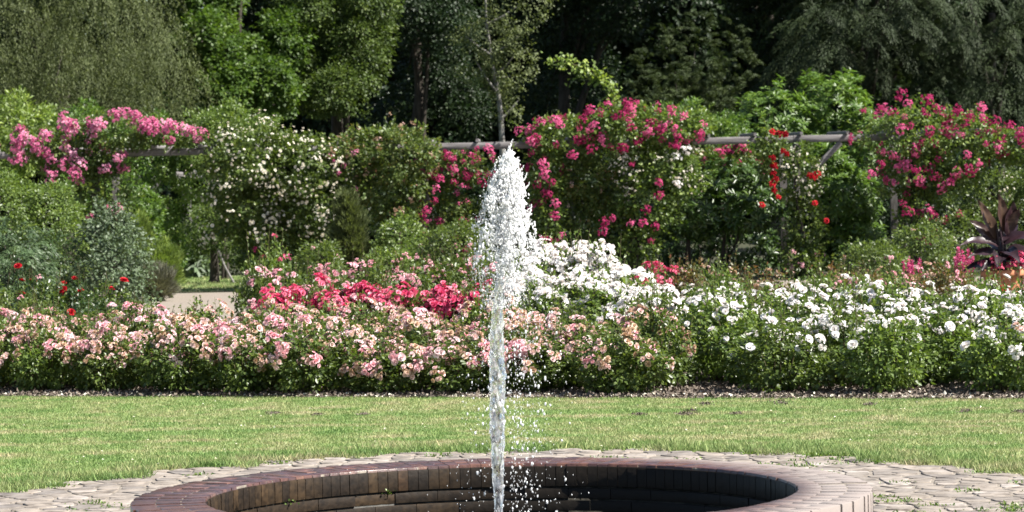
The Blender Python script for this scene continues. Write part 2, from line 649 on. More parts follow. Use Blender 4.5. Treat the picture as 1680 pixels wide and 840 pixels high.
def fronds(g, blobs, n, per, length, L, W, rise=0.0, droop=.6, spread=.3, **k):
    """flat conifer sprays that arch outwards and droop at the tip"""
    P, Nn = shell(blobs, n, **k)
    ax = nrm(Nn * np.array((1, 1, .3)) + unit(n) * .35 + np.array((0, 0, rise)))
    ln = length * rng.uniform(.6, 1.3, n)
    t = np.tile(rng.random(per) ** .8, n)
    A = np.repeat(ax, per, 0)
    S = nrm(np.cross(A, np.array((0, 0, 1.))) + 1e-6)
    side = rng.choice([-1, 1], len(t))[:, None] * rng.random((len(t), 1))
    l = np.repeat(ln, per)[:, None]
    T = t[:, None]
    wd = spread * (1 - T * .75) * l
    pos = np.repeat(P, per, 0) + A * l * T + S * side * wd
    pos[:, 2] -= (droop * l[:, 0] * t ** 2 + np.abs(side[:, 0]) * wd[:, 0] * .9)
    pos += rng.normal(size=pos.shape) * .015
    D = nrm(A * .8 + S * side * .8 + np.array((0, 0, -.5 - droop * .6)) * (0.3 + T) + unit(len(pos)) * .25)
    Nl = nrm(np.cross(D, S) + unit(len(pos)) * .6)
    ti = np.clip(.5 * rng.random(len(pos)) + .5 * np.repeat(rng.random(n), per), 0, 1)
    sz = rng.uniform(.6, 1.3, len(pos))
    leaves(g, pos, D, Nl, L * sz, W * sz, .05, ti)


def trunk_geo(base, top, r0, r1, limbs, wob=.06, seg=9):
    g = Geo()
    base, top = np.array(base, float), np.array(top, float)
    k = 10
    H = np.linalg.norm(top - base)
    pts = [base + (top - base) * i / (k - 1) + np.append(rng.normal(size=2) * wob * (0 < i) * H * .12, 0) for i in range(k)]
    rad = np.linspace(r0, r1, k)
    rad[0] *= 1.35
    tube(g, pts, rad, seg)
    for q in limbs:
        q = np.array(q, float)
        i = rng.integers(k // 3, k - 1)
        s = pts[i]
        mid = (s + q) / 2 + np.array((0, 0, .12 * np.linalg.norm(q - s))) + rng.normal(size=3) * .05
        tube(g, [s, s * .6 + mid * .4, mid, mid * .4 + q * .6, q], np.linspace(rad[i] * .55, .012, 5), 6)
    return g


# ------------------------------------------------------------------ ground, lawn, bed, path, paving
BX, BY = -0.065, 12.0                         # centre of the basin
R_IN, R_OUT, RIM = 1.25, 1.56, 0.27


def edge(X):
    return 21.5 - .34 * X                    # front edge of the rose bed


def sheet(name, poly, z, material, kind='structure', parent=None):
    g = Geo()
    V = np.array([(x, y, z) for x, y in poly])
    g.add(V, np.array([list(range(len(V)))]))
    o = g.build(name, material, parent)
    if kind:
        o['kind'] = kind
    return o


# the ground is one sheet with a round hole under the basin
g = Geo()
th = np.linspace(0, 2 * math.pi, 65)[:-1]
inner = np.stack([BX + (R_OUT - .05) * np.cos(th), BY + (R_OUT - .05) * np.sin(th), np.zeros(64)], 1)
outer = np.stack([BX + 1500 * np.cos(th), BY + 1500 * np.sin(th), np.zeros(64)], 1)
g.add(np.concatenate([inner, outer]), [(i, (i + 1) % 64, 64 + (i + 1) % 64, 64 + i) for i in range(64)])
tag(g.build('ground', M['floor']), 'dark bare woodland ground under the trees', kind='structure')


def pav_r(th):
    """distance from basin centre to the edge of the paving in direction th"""
    a, b_ = 3.35, 4.9
    c, s = np.cos(th), np.sin(th)
    return 1 / np.sqrt((c / a) ** 2 + (s / b_) ** 2) + .05 * np.sin(th * 23) + .04 * np.sin(th * 41 + 1) + .03 * np.sin(th * 67 + 2)


thp = np.linspace(0, 2 * math.pi, 241)[:-1]
ring_in = np.stack([BX + (R_OUT - .04) * np.cos(thp), BY + (R_OUT - .04) * np.sin(thp), np.full(240, .011)], 1)
ring_out = np.stack([BX + (pav_r(thp)) * np.cos(thp), BY + (pav_r(thp)) * np.sin(thp), np.full(240, .011)], 1)
g = Geo()
g.add(np.concatenate([ring_in, ring_out]), [(i, (i + 1) % 240, 240 + (i + 1) % 240, 240 + i) for i in range(240)])
stone_sheet = g
lawn_o = np.array([(-14, 2), (14, 2), (14, edge(14) - .05), (-14, edge(-14) - .05)], float)
# lawn: strips from the paving edge to the outer boundary
g = Geo()
lo_pts = []
for t in thp:
    d = np.array((math.cos(t), math.sin(t)))
    best = 1e9
    for i in range(4):
        p0, p1 = lawn_o[i], lawn_o[(i + 1) % 4]
        e = p1 - p0
        A = np.array([[d[0], -e[0]], [d[1], -e[1]]])
        if abs(np.linalg.det(A)) > 1e-9:
            s_, u_ = np.linalg.solve(A, p0 - np.array((BX, BY)))
            if s_ > 0 and -1e-9 <= u_ <= 1 + 1e-9:
                best = min(best, s_)
    lo_pts.append((BX + d[0] * best, BY + d[1] * best, .008))
g.add(np.concatenate([ring_out - (0, 0, .003), lo_pts]), [(i, (i + 1) % 240, 240 + (i + 1) % 240, 240 + i) for i in range(240)])
tag(g.build('lawn', M['turf']), 'mown green lawn between fountain and rose bed', kind='structure')

sheet('flower_bed', [(-14, edge(-14) - .05), (14, edge(14) - .05), (14, 42), (-14, 36)], .010, M['soil'])
sheet('path', [(-14, 36), (14, 42), (14, 49.5), (-14, 49.5)], .012, M['gravel'])
sheet('far_lawn', [(-16, 50.3), (-2.5, 50.3), (-2.5, 61), (-16, 61)], .014, M['turf'])

# crazy paving: irregular slabs with dark joints
g = stone_sheet
g2 = Geo()
sites = np.empty((0, 2))
for _ in range(26000):
    q = np.array((rng.uniform(-3.7, 3.7) + BX, rng.uniform(-1.2, 5.3) + BY))
    dq = math.hypot(q[0] - BX, q[1] - BY)
    if dq < R_OUT - .25 or dq > 5.2:
        continue
    if len(sites) and np.min(np.hypot(*((sites - q) * (.8, 1.1)).T)) < .075 + .10 * (q[0] * 7.3 % 1):
        continue
    sites = np.vstack([sites, q])
SA = np.array(sites)
for q in SA:
    th_ = math.atan2(q[1] - BY, q[0] - BX)
    dq = math.hypot(q[0] - BX, q[1] - BY)
    if dq > pav_r(th_) - .01 or dq < R_OUT + .05:
        continue
    poly = [q + np.array(c_) * .4 for c_ in ((-1, -1), (1, -1), (1, 1), (-1, 1))]
    near = SA[np.argsort(np.hypot(*(SA - q).T))[1:18]]
    gap = rng.uniform(.003, .009)
    for o_ in near:
        d = o_ - q
        L_ = np.hypot(*d)
        d = d / L_
        lim = L_ / 2 - gap
        new = []
        for i in range(len(poly)):
            p0, p1 = poly[i], poly[(i + 1) % len(poly)]
            s0_, s1_ = (p0 - q) @ d - lim, (p1 - q) @ d - lim
            if s0_ <= 0:
                new.append(p0)
            if s0_ * s1_ < 0:
                new.append(p0 + (p1 - p0) * s0_ / (s0_ - s1_))
        poly = new
        if len(poly) < 3:
            break
    if len(poly) < 3:
        continue
    # split long edges and roughen them
    rough = []
    for i in range(len(poly)):
        p0, p1 = poly[i], poly[(i + 1) % len(poly)]
        rough.append(p0 * .93 + q * .07)
        if np.hypot(*(p1 - p0)) > .07:
            m_ = (p0 + p1) / 2
            rough.append(m_ + (q - m_) * rng.uniform(0, .09))
    top = .0145 + rng.uniform(0, .004)
    tx, ty = rng.normal(size=2) * .009
    k_ = len(rough)
    V = [(p_[0], p_[1], 0) for p_ in rough] + [(p_[0], p_[1], top - .002 + tx * (p_[0] - q[0]) + ty * (p_[1] - q[1])) for p_ in rough] + \
        [(q[0] + (p_[0] - q[0]) * .93, q[1] + (p_[1] - q[1]) * .93, top + tx * (p_[0] - q[0]) + ty * (p_[1] - q[1])) for p_ in rough]
    t = rng.random()
    g2.add(V, [(i, (i + 1) % k_, k_ + (i + 1) % k_, k_ + i) for i in range(k_)] + [(k_ + i, k_ + (i + 1) % k_, 2 * k_ + (i + 1) % k_, 2 * k_ + i) for i in range(k_)], t)
    g2.add(V, np.array([[2 * k_ + i for i in range(k_)]]), t)
g.build('paving_joints', M['joint'])['kind'] = 'structure'
tag(g2.build('paving', M['stone']), 'pale irregular stone paving round the fountain', kind='structure')

# grass blades over the lawn
def blades(name, n, ylo, yhi, hmin, hmax, wd, fn, tufts=False):
    Y = rng.uniform(ylo, yhi, n)
    X = rng.uniform(-1, 1, n) * (Y * .19 + .5)
    keep = fn(X, Y)
    X, Y = X[keep], Y[keep]
    k = len(X)
    h = rng.uniform(hmin, hmax, k)
    a = rng.uniform(0, 2 * math.pi, k)
    lean = rng.normal(size=(k, 2)) * h[:, None] * .55
    b0 = np.stack([X, Y, np.full(k, .008)], 1)
    s = np.stack([np.cos(a), np.sin(a), np.zeros(k)], 1) * (wd / 2)
    V = np.stack([b0 - s, b0 + s, b0 + np.stack([lean[:, 0], lean[:, 1], h], 1)], 1)
    g = Geo()
    g.add(V, np.arange(k * 3).reshape(-1, 3), np.repeat(rng.random(k) ** 1.3, 3))
    return g.build(name, M['grass'])


def in_lawn(X, Y):
    t = np.arctan2(Y - BY, X - BX)
    d = np.hypot(X - BX, Y - BY)
    return (d > pav_r(t) - .03 + .05 * np.sin(t * 90)) & (Y < edge(X) - .04 + .05 * np.sin(X * 9) + .03 * np.sin(X * 31))


tag(blades('grass', 560000, 12.5, 24, .008, .021, .0065, in_lawn), 'short mown grass blades of the lawn', 'grass', kind='stuff')


def fringe(X, Y):
    t = np.arctan2(Y - BY, X - BX)
    d = np.hypot(X - BX, Y - BY) - pav_r(t)
    return (d > -.09 * (1 + np.sin(t * 37) + .7 * np.sin(t * 83))) & (d < .5) & (rng.random(len(X)) < np.exp(-np.abs(d) * 3))


tag(blades('grass_verge', 260000, 12.5, 17.6, .02, .055, .009, fringe), 'longer grass and clover along the paving edge', 'grass', kind='stuff')
tag(blades('far_grass', 60000, 50.4, 60, .03, .07, .02, lambda X, Y: X < -2.6), 'short grass beyond the gravel path', 'grass', kind='stuff')

# weeds growing in the joints
g = Geo()
for i in range(150):
    t = rng.uniform(.05, math.pi - .05)
    d = R_OUT + .15 + rng.random() ** .6 * (pav_r(t) - R_OUT - .1)
    if math.cos(t) < 0 and rng.random() < .75:
        continue
    c = np.array((BX + d * math.cos(t), BY + d * math.sin(t), .012))
    k = rng.integers(12, 60)
    P = c + np.stack([rng.normal(size=k) * .045, rng.normal(size=k) * .02, rng.random(k) * .012], 1)
    leaves(g, P, unit(k) + (0, 0, .5), unit(k) * .5 + (0, 0, 1), rng.uniform(.012, .028, k), .010)
tag(g.build('weeds', M['bright']), 'small green weeds in the joints of the stone paving', 'weeds', kind='stuff')

# worm casts and bare scuffs on the lawn
g = Geo()
for (px, py, s) in ((1125, 684, 1.0), (1135, 678, .6), (1283, 666, 1.0), (1158, 667, .7), (1208, 683, .6), (1425, 668, .6), (1584, 679, .6),
                    (1672, 680, .8), (448, 682, .7), (520, 684, .5), (596, 684, .5), (1048, 684, .6)):
    dr = py + .0209 * (px - 840)
    Y = F * EYE / (dr - 330)
    c = pt(px, py, Y)
    k = 110
    P = c + np.stack([rng.normal(size=k) * .035 * s, rng.normal(size=k) * .05 * s, rng.random(k) * .02 * s + .012], 1)
    P[:, 2] = np.maximum(P[:, 2] - c[2], .012)
    leaves(g, P, unit(k), unit(k), .014, .012)
tag(g.build('soil_crumbs', M['soil']), 'dark crumbs of soil scattered on the lawn', 'soil', kind='stuff')

# fallen petals and mulch at the front of the bed
g = Geo()
k = 1500
X = rng.uniform(-5, 5, k)
Yy = edge(X) + rng.exponential(.42, k) - .02
P = np.stack([X, Yy, np.full(k, .018)], 1)
leaves(g, P, unit(k) * (1, 1, .2), unit(k) * .5 + (0, 0, 1), rng.uniform(.015, .045, k), .03, .3, rng.random(k) ** .5)
k = 220
X = rng.uniform(-4, 4, k)
Yy = 12.8 + 10 * rng.random(k)
ok = in_lawn(X, Yy)
P = np.stack([X, Yy, np.full(k, .034)], 1)[ok]
leaves(g, P, unit(len(P)) * (1, 1, .2), unit(len(P)) * .5 + (0, 0, 1), .016, .014, .3, rng.random(len(P)))
tag(g.build('fallen_petals', M['cream']), 'pale fallen petals scattered on the soil and lawn', 'petals', kind='stuff')
g = Geo()
k = 26000
X = rng.uniform(-5.2, 5.2, k)
Yy = edge(X) + rng.uniform(-.1, 1.6, k)
P = np.stack([X, Yy, rng.uniform(.008, .03, k)], 1)
leaves(g, P, unit(k) * (1, 1, .4), unit(k), rng.uniform(.015, .05, k), .022, .3, rng.random(k))
tag(g.build('bark_mulch', M['soil']), 'brown grey mulch crumbs over the bed', 'mulch', kind='stuff')

# ------------------------------------------------------------------ fountain basin
basin = thing('fountain_basin', 'low round brick fountain basin with dark inner wall, partly wet, partly painted shade', 'fountain basin', (BX, BY, 0))


def arc_box(g, r0, r1, t0, t1, z0, z1, tint, bev=.0025):
    """one brick bent round the ring, its upper edges eased"""
    da = .0013 / r0
    t0 += da
    t1 -= da
    V = []
    for (r_, z_) in ((r0, z0), (r0, z1 - bev), (r0 + bev, z1), (r1 - bev, z1), (r1, z1 - bev), (r1, z0)):
        for t in (t0, t1):
            V.append((r_ * math.cos(t), r_ * math.sin(t), z_))
    f = [(2 * i, 2 * i + 1, 2 * i + 3, 2 * i + 2) for i in range(5)]
    g.add(V, f, tint)
    g.add(V, [(0, 2, 4, 6, 8, 10), (11, 9, 7, 5, 3, 1)], tint)


g = Geo()
nb = 156
for i in range(nb):
    t0, t1 = i / nb * 2 * math.pi, (i + 1) / nb * 2 * math.pi
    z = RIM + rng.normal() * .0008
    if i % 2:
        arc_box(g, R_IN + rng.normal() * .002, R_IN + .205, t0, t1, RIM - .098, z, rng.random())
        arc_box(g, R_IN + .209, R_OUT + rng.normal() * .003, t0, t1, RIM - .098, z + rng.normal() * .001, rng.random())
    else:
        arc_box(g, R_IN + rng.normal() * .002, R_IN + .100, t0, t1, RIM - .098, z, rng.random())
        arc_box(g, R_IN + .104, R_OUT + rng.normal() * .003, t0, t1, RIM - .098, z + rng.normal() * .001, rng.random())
g.build('brick_coping', M['coping'], basin)


def ring_wall(g, r0, r1, z0, z1, seg=128):
    th = np.linspace(0, 2 * math.pi, seg + 1)[:-1]
    V = []
    for r_, z_ in ((r0, z0), (r0, z1), (r1, z1), (r1, z0)):
        V.append(np.stack([r_ * np.cos(th), r_ * np.sin(th), np.full(seg, z_)], 1))
    f = []
    for k_ in range(3):
        for i in range(seg):
            f.append((k_ * seg + i, k_ * seg + (i + 1) % seg, (k_ + 1) * seg + (i + 1) % seg, (k_ + 1) * seg + i))
    g.add(np.concatenate(V), f)


g = Geo()
ring_wall(g, R_IN + .004, R_OUT - .006, -.6, RIM - .002)
g.build('mortar_bed', M['mortar'], basin)
# soldier course facing the pool, dark with algae and painted shade, with stretcher courses below
g = Geo()
nb2 = 78 * 2
for i in range(nb2):
    t0, t1 = i / nb2 * 2 * math.pi, (i + 1) / nb2 * 2 * math.pi
    arc_box(g, R_IN - .009 + rng.normal() * .001, R_IN + .03, t0, t1, RIM - .105, RIM - .012, rng.random() ** 1.1, .003)
zc = RIM - .110
c_ = 0
while zc > -.45:
    nb3 = 38
    for i in range(nb3):
        t0, t1 = (i + .5 * (c_ % 2)) / nb3 * 2 * math.pi, (i + 1 + .5 * (c_ % 2)) / nb3 * 2 * math.pi
        seg = 3
        ti = rng.random() * .75
        rj = rng.normal() * .002
        for s_ in range(seg):
            ta, tb = t0 + (t1 - t0) * s_ / seg, t0 + (t1 - t0) * (s_ + 1) / seg
            arc_box(g, R_IN - .006 + rj, R_IN + .03, ta - .0020 * (s_ > 0), tb + .0020 * (s_ < seg - 1), zc - .052, zc - .004, ti, .003)
    zc -= .058
    c_ += 1
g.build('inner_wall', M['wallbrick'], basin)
# outer face courses
g = Geo()
zc = RIM - .102
c_ = 0
while zc > -.02:
    nb3 = 46
    for i in range(nb3):
        t0, t1 = (i + .5 * (c_ % 2)) / nb3 * 2 * math.pi, (i + 1 + .5 * (c_ % 2)) / nb3 * 2 * math.pi
        ti = rng.random()
        for s_ in range(3):
            ta, tb = t0 + (t1 - t0) * s_ / 3, t0 + (t1 - t0) * (s_ + 1) / 3
            arc_box(g, R_OUT - .04, R_OUT - .002, ta - .0015 * (s_ > 0), tb + .0015 * (s_ < 2), zc - .052, zc, ti, .003)
    zc -= .058
    c_ += 1
g.build('outer_wall', M['coping'], basin)
g = Geo()
ring_wall(g, R_IN + .0005, R_IN + .003, -.5, RIM - .10)
g.build('wet_joint', M['wetjoint'], basin)
# two chipped red bricks' broken edges hold tufts of moss
g = Geo()
for (px, py) in ((432, 808), (604, 800)):
    k = 16
    thq = math.pi - math.acos(min(1, max(-1, -((px - 815) / 483.0)))) if False else math.acos(max(-1, min(1, (px - 815) / 490.0)))
    c = np.array((math.cos(thq) * (R_IN - .008), math.sin(thq) * (R_IN - .008), RIM - .107))
    P = c + rng.normal(size=(k, 3)) * (.018, .008, .006)
    leaves(g, P, unit(k), unit(k) + (0, -.5, .5), .012, .01)
g.build('moss', M['bright'], basin)

g = Geo()
tw = np.linspace(0, 2 * math.pi, 65)[:-1]
V = np.stack([BX + (R_IN + .004) * np.cos(tw), BY + (R_IN + .004) * np.sin(tw), np.full(64, -.32)], 1)
g.add(V, np.array([list(range(64))]))
tag(g.build('water', M['pool']), 'dark rippled water at the bottom of the basin', kind='structure')

# ------------------------------------------------------------------ fountain jet
def octa(sub=1):
    v = [np.array(a, float) for a in ((1, 0, 0), (-1, 0, 0), (0, 1, 0), (0, -1, 0), (0, 0, 1), (0, 0, -1))]
    f = [(0, 2, 4), (2, 1, 4), (1, 3, 4), (3, 0, 4), (2, 0, 5), (1, 2, 5), (3, 1, 5), (0, 3, 5)]
    for _ in range(sub):
        cache, nf = {}, []

        def m_(a, b):
            key = (min(a, b), max(a, b))
            if key not in cache:
                q = v[a] + v[b]
                v.append(q / np.linalg.norm(q))
                cache[key] = len(v) - 1
            return cache[key]
        for a, b, c in f:
            ab, bc, ca = m_(a, b), m_(b, c), m_(c, a)
            nf += [(a, ab, ca), (ab, b, bc), (ca, bc, c), (ab, bc, ca)]
        f = nf
    return np.array(v), np.array(f)


OV, OF = octa(1)


def drops(g, P, S):
    """ellipsoid drops at P with radii S (n,3)"""
    k = len(P)
    jit = 1 + rng.normal(size=(k, len(OV), 1)) * .16
    V = P[:, None] + OV[None] * S[:, None] * jit
    f = OF[None] + (np.arange(k) * len(OV))[:, None, None]
    g.add(V, f.reshape(-1, 3))


jx0 = pt(818, 840, BY)
jet = thing('fountain_jet', 'white splashing water jet rising from the round basin', 'water jet', (jx0[0], BY, -.32))
JL = np.array((jx0[0], BY, -.32))
# profile: photograph row -> centre, half width
prof = np.array([(900, 817.5, 5.5), (840, 818, 8), (800, 818, 10.5), (760, 816.5, 12.5), (700, 816, 14), (640, 816, 14.5), (600, 816, 15),
                 (560, 815, 13.5), (530, 815, 11.5), (505, 816, 9.5), (480, 818, 8), (455, 820, 5), (430, 823, 3)], float)
ys = np.arange(900, 428, -3.0)
cx = np.interp(-ys, -prof[:, 0], prof[:, 1])
hw = np.interp(-ys, -prof[:, 0], prof[:, 2])
seg = 26
tha = np.arange(seg) / seg * 2 * math.pi
V = []
for i, y in enumerate(ys):
    c = pt(cx[i], y, BY)
    r_ = hw[i] * BY / F * .80
    up_ = (900 - y) / 470
    lob = 1 + (.05 + .22 * up_) * (np.sin(3 * tha + y * .05) * np.sin(y * .11) + .7 * np.sin(5 * tha - y * .13 + 1) + .5 * np.sin(8 * tha + y * .31))
    V.append(np.stack([c[0] + r_ * lob * np.cos(tha), c[1] + r_ * lob * np.sin(tha), np.full(seg, c[2]) + .004 * np.sin(4 * tha + y)], 1) - JL)
V[0][:, 2] = 0
g = Geo()
nr = len(ys)
g.add(np.concatenate(V), [(i * seg + j, i * seg + (j + 1) % seg, (i + 1) * seg + (j + 1) % seg, (i + 1) * seg + j) for i in range(nr - 1) for j in range(seg)])
g.build('water_column', M['jet'], jet, smooth=True)

# plume: strings and sheets of white water
pp = np.array([(228, 840, 3), (250, 836, 10), (268, 833, 17), (300, 829, 28), (340, 827, 38), (380, 827, 47), (415, 828, 52), (440, 827, 46),
               (470, 822, 36), (500, 818, 24), (560, 816, 18)], float)
g = Geo()


def plume_pt(y, a, u):
    c = np.interp(y, pp[:, 0], pp[:, 1])
    h = np.interp(y, pp[:, 0], pp[:, 2])
    q = pt(c, y, BY)
    return q + np.array((math.cos(a), math.sin(a), 0)) * h * u * BY / F


P, S = [], []
streams = [(rng.uniform(0, 6.283), rng.uniform(.05, 1.1), rng.uniform(245, 350)) for _ in range(26)]
for s_ in range(210):
    sa, su, sy = streams[rng.integers(len(streams))]
    y0 = sy + rng.exponential(55)
    a = sa + rng.normal() * .13
    u = abs(su + rng.normal() * .10)
    ln = int(rng.integers(6, 26))
    for k in range(ln):
        y = y0 + k * 2.4 * (1 + .4 * rng.random())
        if y > 470:
            break
        a += rng.normal() * .09
        u = min(1.4, max(0, u + rng.normal() * .05))
        fat = rng.uniform(.0020, .0060) * (1.1 if y < 330 else 1) * (1 - abs(k / ln - .4) * .9)
        P.append(plume_pt(y, a, u))
        S.append((fat, fat, fat * rng.uniform(1.2, 2.8)))
# small rings and loops of water thrown off the plume
for s_ in range(90):
    y = rng.uniform(300, 450)
    c = plume_pt(y, rng.uniform(0, 6.283), rng.random() ** .5)
    rr_ = rng.uniform(.006, .014)
    e1, e2 = unit(1)[0], unit(1)[0]
    e2 = nrm(np.cross(e1, e2))
    for k in range(12):
        if rng.random() < .12:
            continue
        t = k / 12 * 6.283
        P.append(c + rr_ * (math.cos(t) * e1 + math.sin(t) * e2 * 1.2))
        f_ = rng.uniform(.0018, .0032)
        S.append((f_, f_, f_ * 1.2))
# bright crest fingers
for (fx, fy) in ((839, 229), (836, 240), (826, 246), (833, 246), (842, 250), (813, 262), (851, 258), (857, 272), (806, 285), (867, 300), (796, 322), (874, 336), (863, 284), (820, 256), (800, 300)):
    ph_ = rng.uniform(0, 6)
    for k in range(22):
        t = k / 21
        q = pt(fx + (828 - fx) * t * .45 + 1.8 * math.sin(ph_ + t * 9) + rng.normal() * .8, fy + t * 46, BY + rng.normal() * .012)
        fat = .0018 + .0042 * t * rng.uniform(.6, 1.2)
        P.append(q)
        S.append((fat, fat, fat * 1.7))
# dense core
for k in range(620):
    y = 250 + 85 * rng.random() ** .85
    u = abs(rng.normal()) * .42
    P.append(plume_pt(y, rng.uniform(0, 6.283), u))
    f_ = rng.uniform(.003, .0075)
    S.append((f_, f_, f_ * rng.uniform(1.0, 2.0)))
drops(g, np.array(P) - JL, np.array(S))
g.build('plume', M['spray'], jet, smooth=True)['kind'] = 'stuff'

g = Geo()
P, S = [], []
k = 2600
y = 256 + 250 * rng.random(k) ** .9
for yy in y:
    P.append(plume_pt(yy, rng.uniform(0, 6.283), rng.random() ** .5 * 1.25 + .03))
    f_ = rng.uniform(.0007, .0026)
    S.append((f_, f_, f_ * rng.uniform(1, 1.8)))
k = 1700
for i in range(k):
    yy = 440 + 440 * rng.random() ** 1.0
    sp = rng.normal() * (34 if yy < 760 else 46)
    if rng.random() < .45:
        sp = abs(sp) + 14
    q = pt(822 + sp, yy, BY + rng.normal() * .12)
    P.append(q)
    f_ = rng.uniform(.0007, .0021) if rng.random() < .88 else rng.uniform(.003, .0055)
    S.append((f_ * .85, f_ * .85, f_ * rng.uniform(1.1, 2.2)))
drops(g, np.array(P) - JL, np.array(S))
g.build('droplets', M['spray'], jet, smooth=True)['kind'] = 'stuff'

# ------------------------------------------------------------------ flowers
def rose_geo(g, c, nv, r, layers, nx=2, ny=2, tint=.5, tv=.15):
    nv = np.array(nv, float)
    nv /= np.linalg.norm(nv)
    a = np.cross(nv, (.3, .8, .1) if abs(nv[1]) < .9 else (1, 0, 0))
    a /= np.linalg.norm(a)
    b_ = np.cross(nv, a)
    for (cnt, tilt, ln, wd) in layers:
        off = rng.random() * 6
        for i in range(cnt):
            t = off + i * 2 * math.pi / cnt + rng.normal() * .12
            o = a * math.cos(t) + b_ * math.sin(t)
            sd_ = -a * math.sin(t) + b_ * math.cos(t)
            tl = tilt + rng.normal() * .12
            V = []
            for j in range(ny + 1):
                v = j / ny
                for k_ in range(nx + 1):
                    s_ = k_ / nx * 2 - 1
                    wv = wd * r * (.35 + .65 * math.sin(min(1, v * 1.1) * 2.1)) * s_
                    out_ = ln * r * (math.sin(tl) * v + .10 * v * v - .22 * s_ * s_ * v)
                    upv = ln * r * (math.cos(tl) * v ** .85 - .10 * (v > .9))
                    V.append(np.array(c) + o * out_ + nv * upv + sd_ * wv)
            f = [(j * (nx + 1) + k_, j * (nx + 1) + k_ + 1, (j + 1) * (nx + 1) + k_ + 1, (j + 1) * (nx + 1) + k_) for j in range(ny) for k_ in range(nx)]
            g.add(V, f, min(1, max(0, tint + rng.normal() * tv)))


FULL = [(4, .12, .62, .42), (5, .5, .8, .52), (6, .95, .95, .58), (6, 1.2, 1.0, .62)]
SMALL = [(4, .35, .8, .6), (5, 1.1, 1.0, .65)]


def bloom_meshes(matname, n, r=.04, tl=.3, th_=1.0):
    out_ = []
    for i in range(n):
        g = Geo()
        rose_geo(g, (0, 0, 0), (0, 0, 1), r, FULL, tint=rng.uniform(tl, th_))
        out_.append(g.mesh('rose_bloom', M[matname], True))
    return out_


def cluster_meshes(matname, n, heads, rad, r, tl=0.0, th_=1.0, flat=.6, layers=SMALL, leafy=False):
    out_ = []
    for i in range(n):
        g = Geo()
        base_t = rng.uniform(tl, th_)
        for k_ in range(heads):
            d = unit(1)[0]
            d[2] = abs(d[2])
            d = d / np.linalg.norm(d)
            p_ = d * rad * rng.random() ** .4 * np.array((1, 1, flat))
            rose_geo(g, p_, d + np.array((0, 0, .6)), r * rng.uniform(.65, 1.2), layers, nx=2, ny=1,
                     tint=np.clip(base_t + rng.normal() * .22, 0, 1), tv=.08)
        out_.append(g.mesh('flower_cluster', M[matname], False))
    return out_


BL = {
    'white': bloom_meshes('white', 6, .039, .4, 1),
    'pink': bloom_meshes('pink', 3, .040, .2, 1),
    'redbig': bloom_meshes('red', 3, .045, .2, 1),
    'peachc': cluster_meshes('peach', 8, 8, .062, .026),
    'pinkc': cluster_meshes('pink', 4, 8, .065, .028),
    'whitec': cluster_meshes('white', 5, 13, .075, .022, .5, 1),
    'coralc': cluster_meshes('coral', 4, 18, .095, .026, .2, .9),
    'redc': cluster_meshes('red', 4, 12, .085, .036, 0, 1),
    'rosepinkc': cluster_meshes('rosepink', 6, 30, .15, .030, .0, 1, .9),
    'crimsonc': cluster_meshes('crimson', 7, 24, .13, .025, .0, 1, .9),
    'creamc': cluster_meshes('cream', 7, 9, .27, .027, .5, 1, .9),
    'salmonc': cluster_meshes('pink', 3, 6, .08, .026, 0, .4, .9),
    'dullc': cluster_meshes('peach', 3, 7, .09, .022, 0, .3, .9),
}


def face_mw(p, nv, s, spin=None):
    q = Vector(nv).to_track_quat('Z', 'Y')
    m_ = Matrix.Translation(Vector(p)) @ q.to_matrix().to_4x4() @ Matrix.Rotation(random.random() * 6.28 if spin is None else spin, 4, 'Z')
    return m_ @ Matrix.Diagonal((*((s,) * 3 if np.isscalar(s) else s), 1))


def put_blooms(parent, key, P, Nn, s0=.8, s1=1.2, name=None):
    base = np.array(parent.location)
    for p_, n_ in zip(P, Nn):
        me = random.choice(BL[key])
        inst(name or me.name.split('.')[0], me, parent, mw=face_mw(p_ - base, n_, random.uniform(s0, s1)))


# ------------------------------------------------------------------ rose bushes of the bed
def bush_meshes(leafkey, n, rx, h, leaf, count, low=.08, airy=.0):
    res = []
    for i in range(n):
        g = Geo()
        st = Geo()
        bl = []
        m_ = 6
        for k_ in range(m_):
            a = k_ / m_ * 6.283 + rng.random()
            d = rx * rng.uniform(.35, .62)
            hz = h * rng.uniform(.62, .85)
            c = np.array((math.cos(a) * d, math.sin(a) * d, hz * .62))
            bl.append((c, np.array((rx * .52, rx * .52, hz * .50))))
            top = c + (0, 0, hz * .35)
            tube(st, [(rng.normal() * .03, rng.normal() * .03, 0), c * (.5, .5, .5), top], (.009, .007, .003), 5)
        bl.append((np.array((0, 0, h * .6)), np.array((rx * .55, rx * .55, h * .42))))
        clumped(g, bl, count // 14, 14, .06, leaf, leaf * .66, up=.6, lo=.55, front=2, tshift=.35)
        # shoots that stand above the bush
        for k_ in range(9):
            a, d = rng.uniform(0, 6.283), rx * rng.random() * .8
            b0 = np.array((math.cos(a) * d, math.sin(a) * d, h * .72))
            b1 = b0 + np.array((rng.normal() * .05, rng.normal() * .05, h * rng.uniform(.2, .58)))
            tube(st, [b0, (b0 + b1) / 2 + rng.normal(size=3) * .01, b1], (.004, .003, .002), 4)
            kk = 12
            t = rng.random(kk)[:, None]
            leaves(g, b0 + (b1 - b0) * t, unit(kk) + (0, 0, .2), unit(kk) * .6 + (0, 0, 1), leaf * rng.uniform(.6, 1, kk), leaf * .5)
        res.append((g.mesh('foliage', M[leafkey]), st.mesh('stem', M['stem']), bl))
    return res


BUSH = {
    'green': bush_meshes('rose_leaf', 5, .36, .56, .040, 3600),
    'pale': bush_meshes('rose_leaf_pale', 4, .36, .60, .042, 3400),
    'dark': bush_meshes('rose_leaf_dark', 4, .38, .60, .042, 3400),
    'red': bush_meshes('red_shoot', 3, .36, .66, .045, 2200),
}


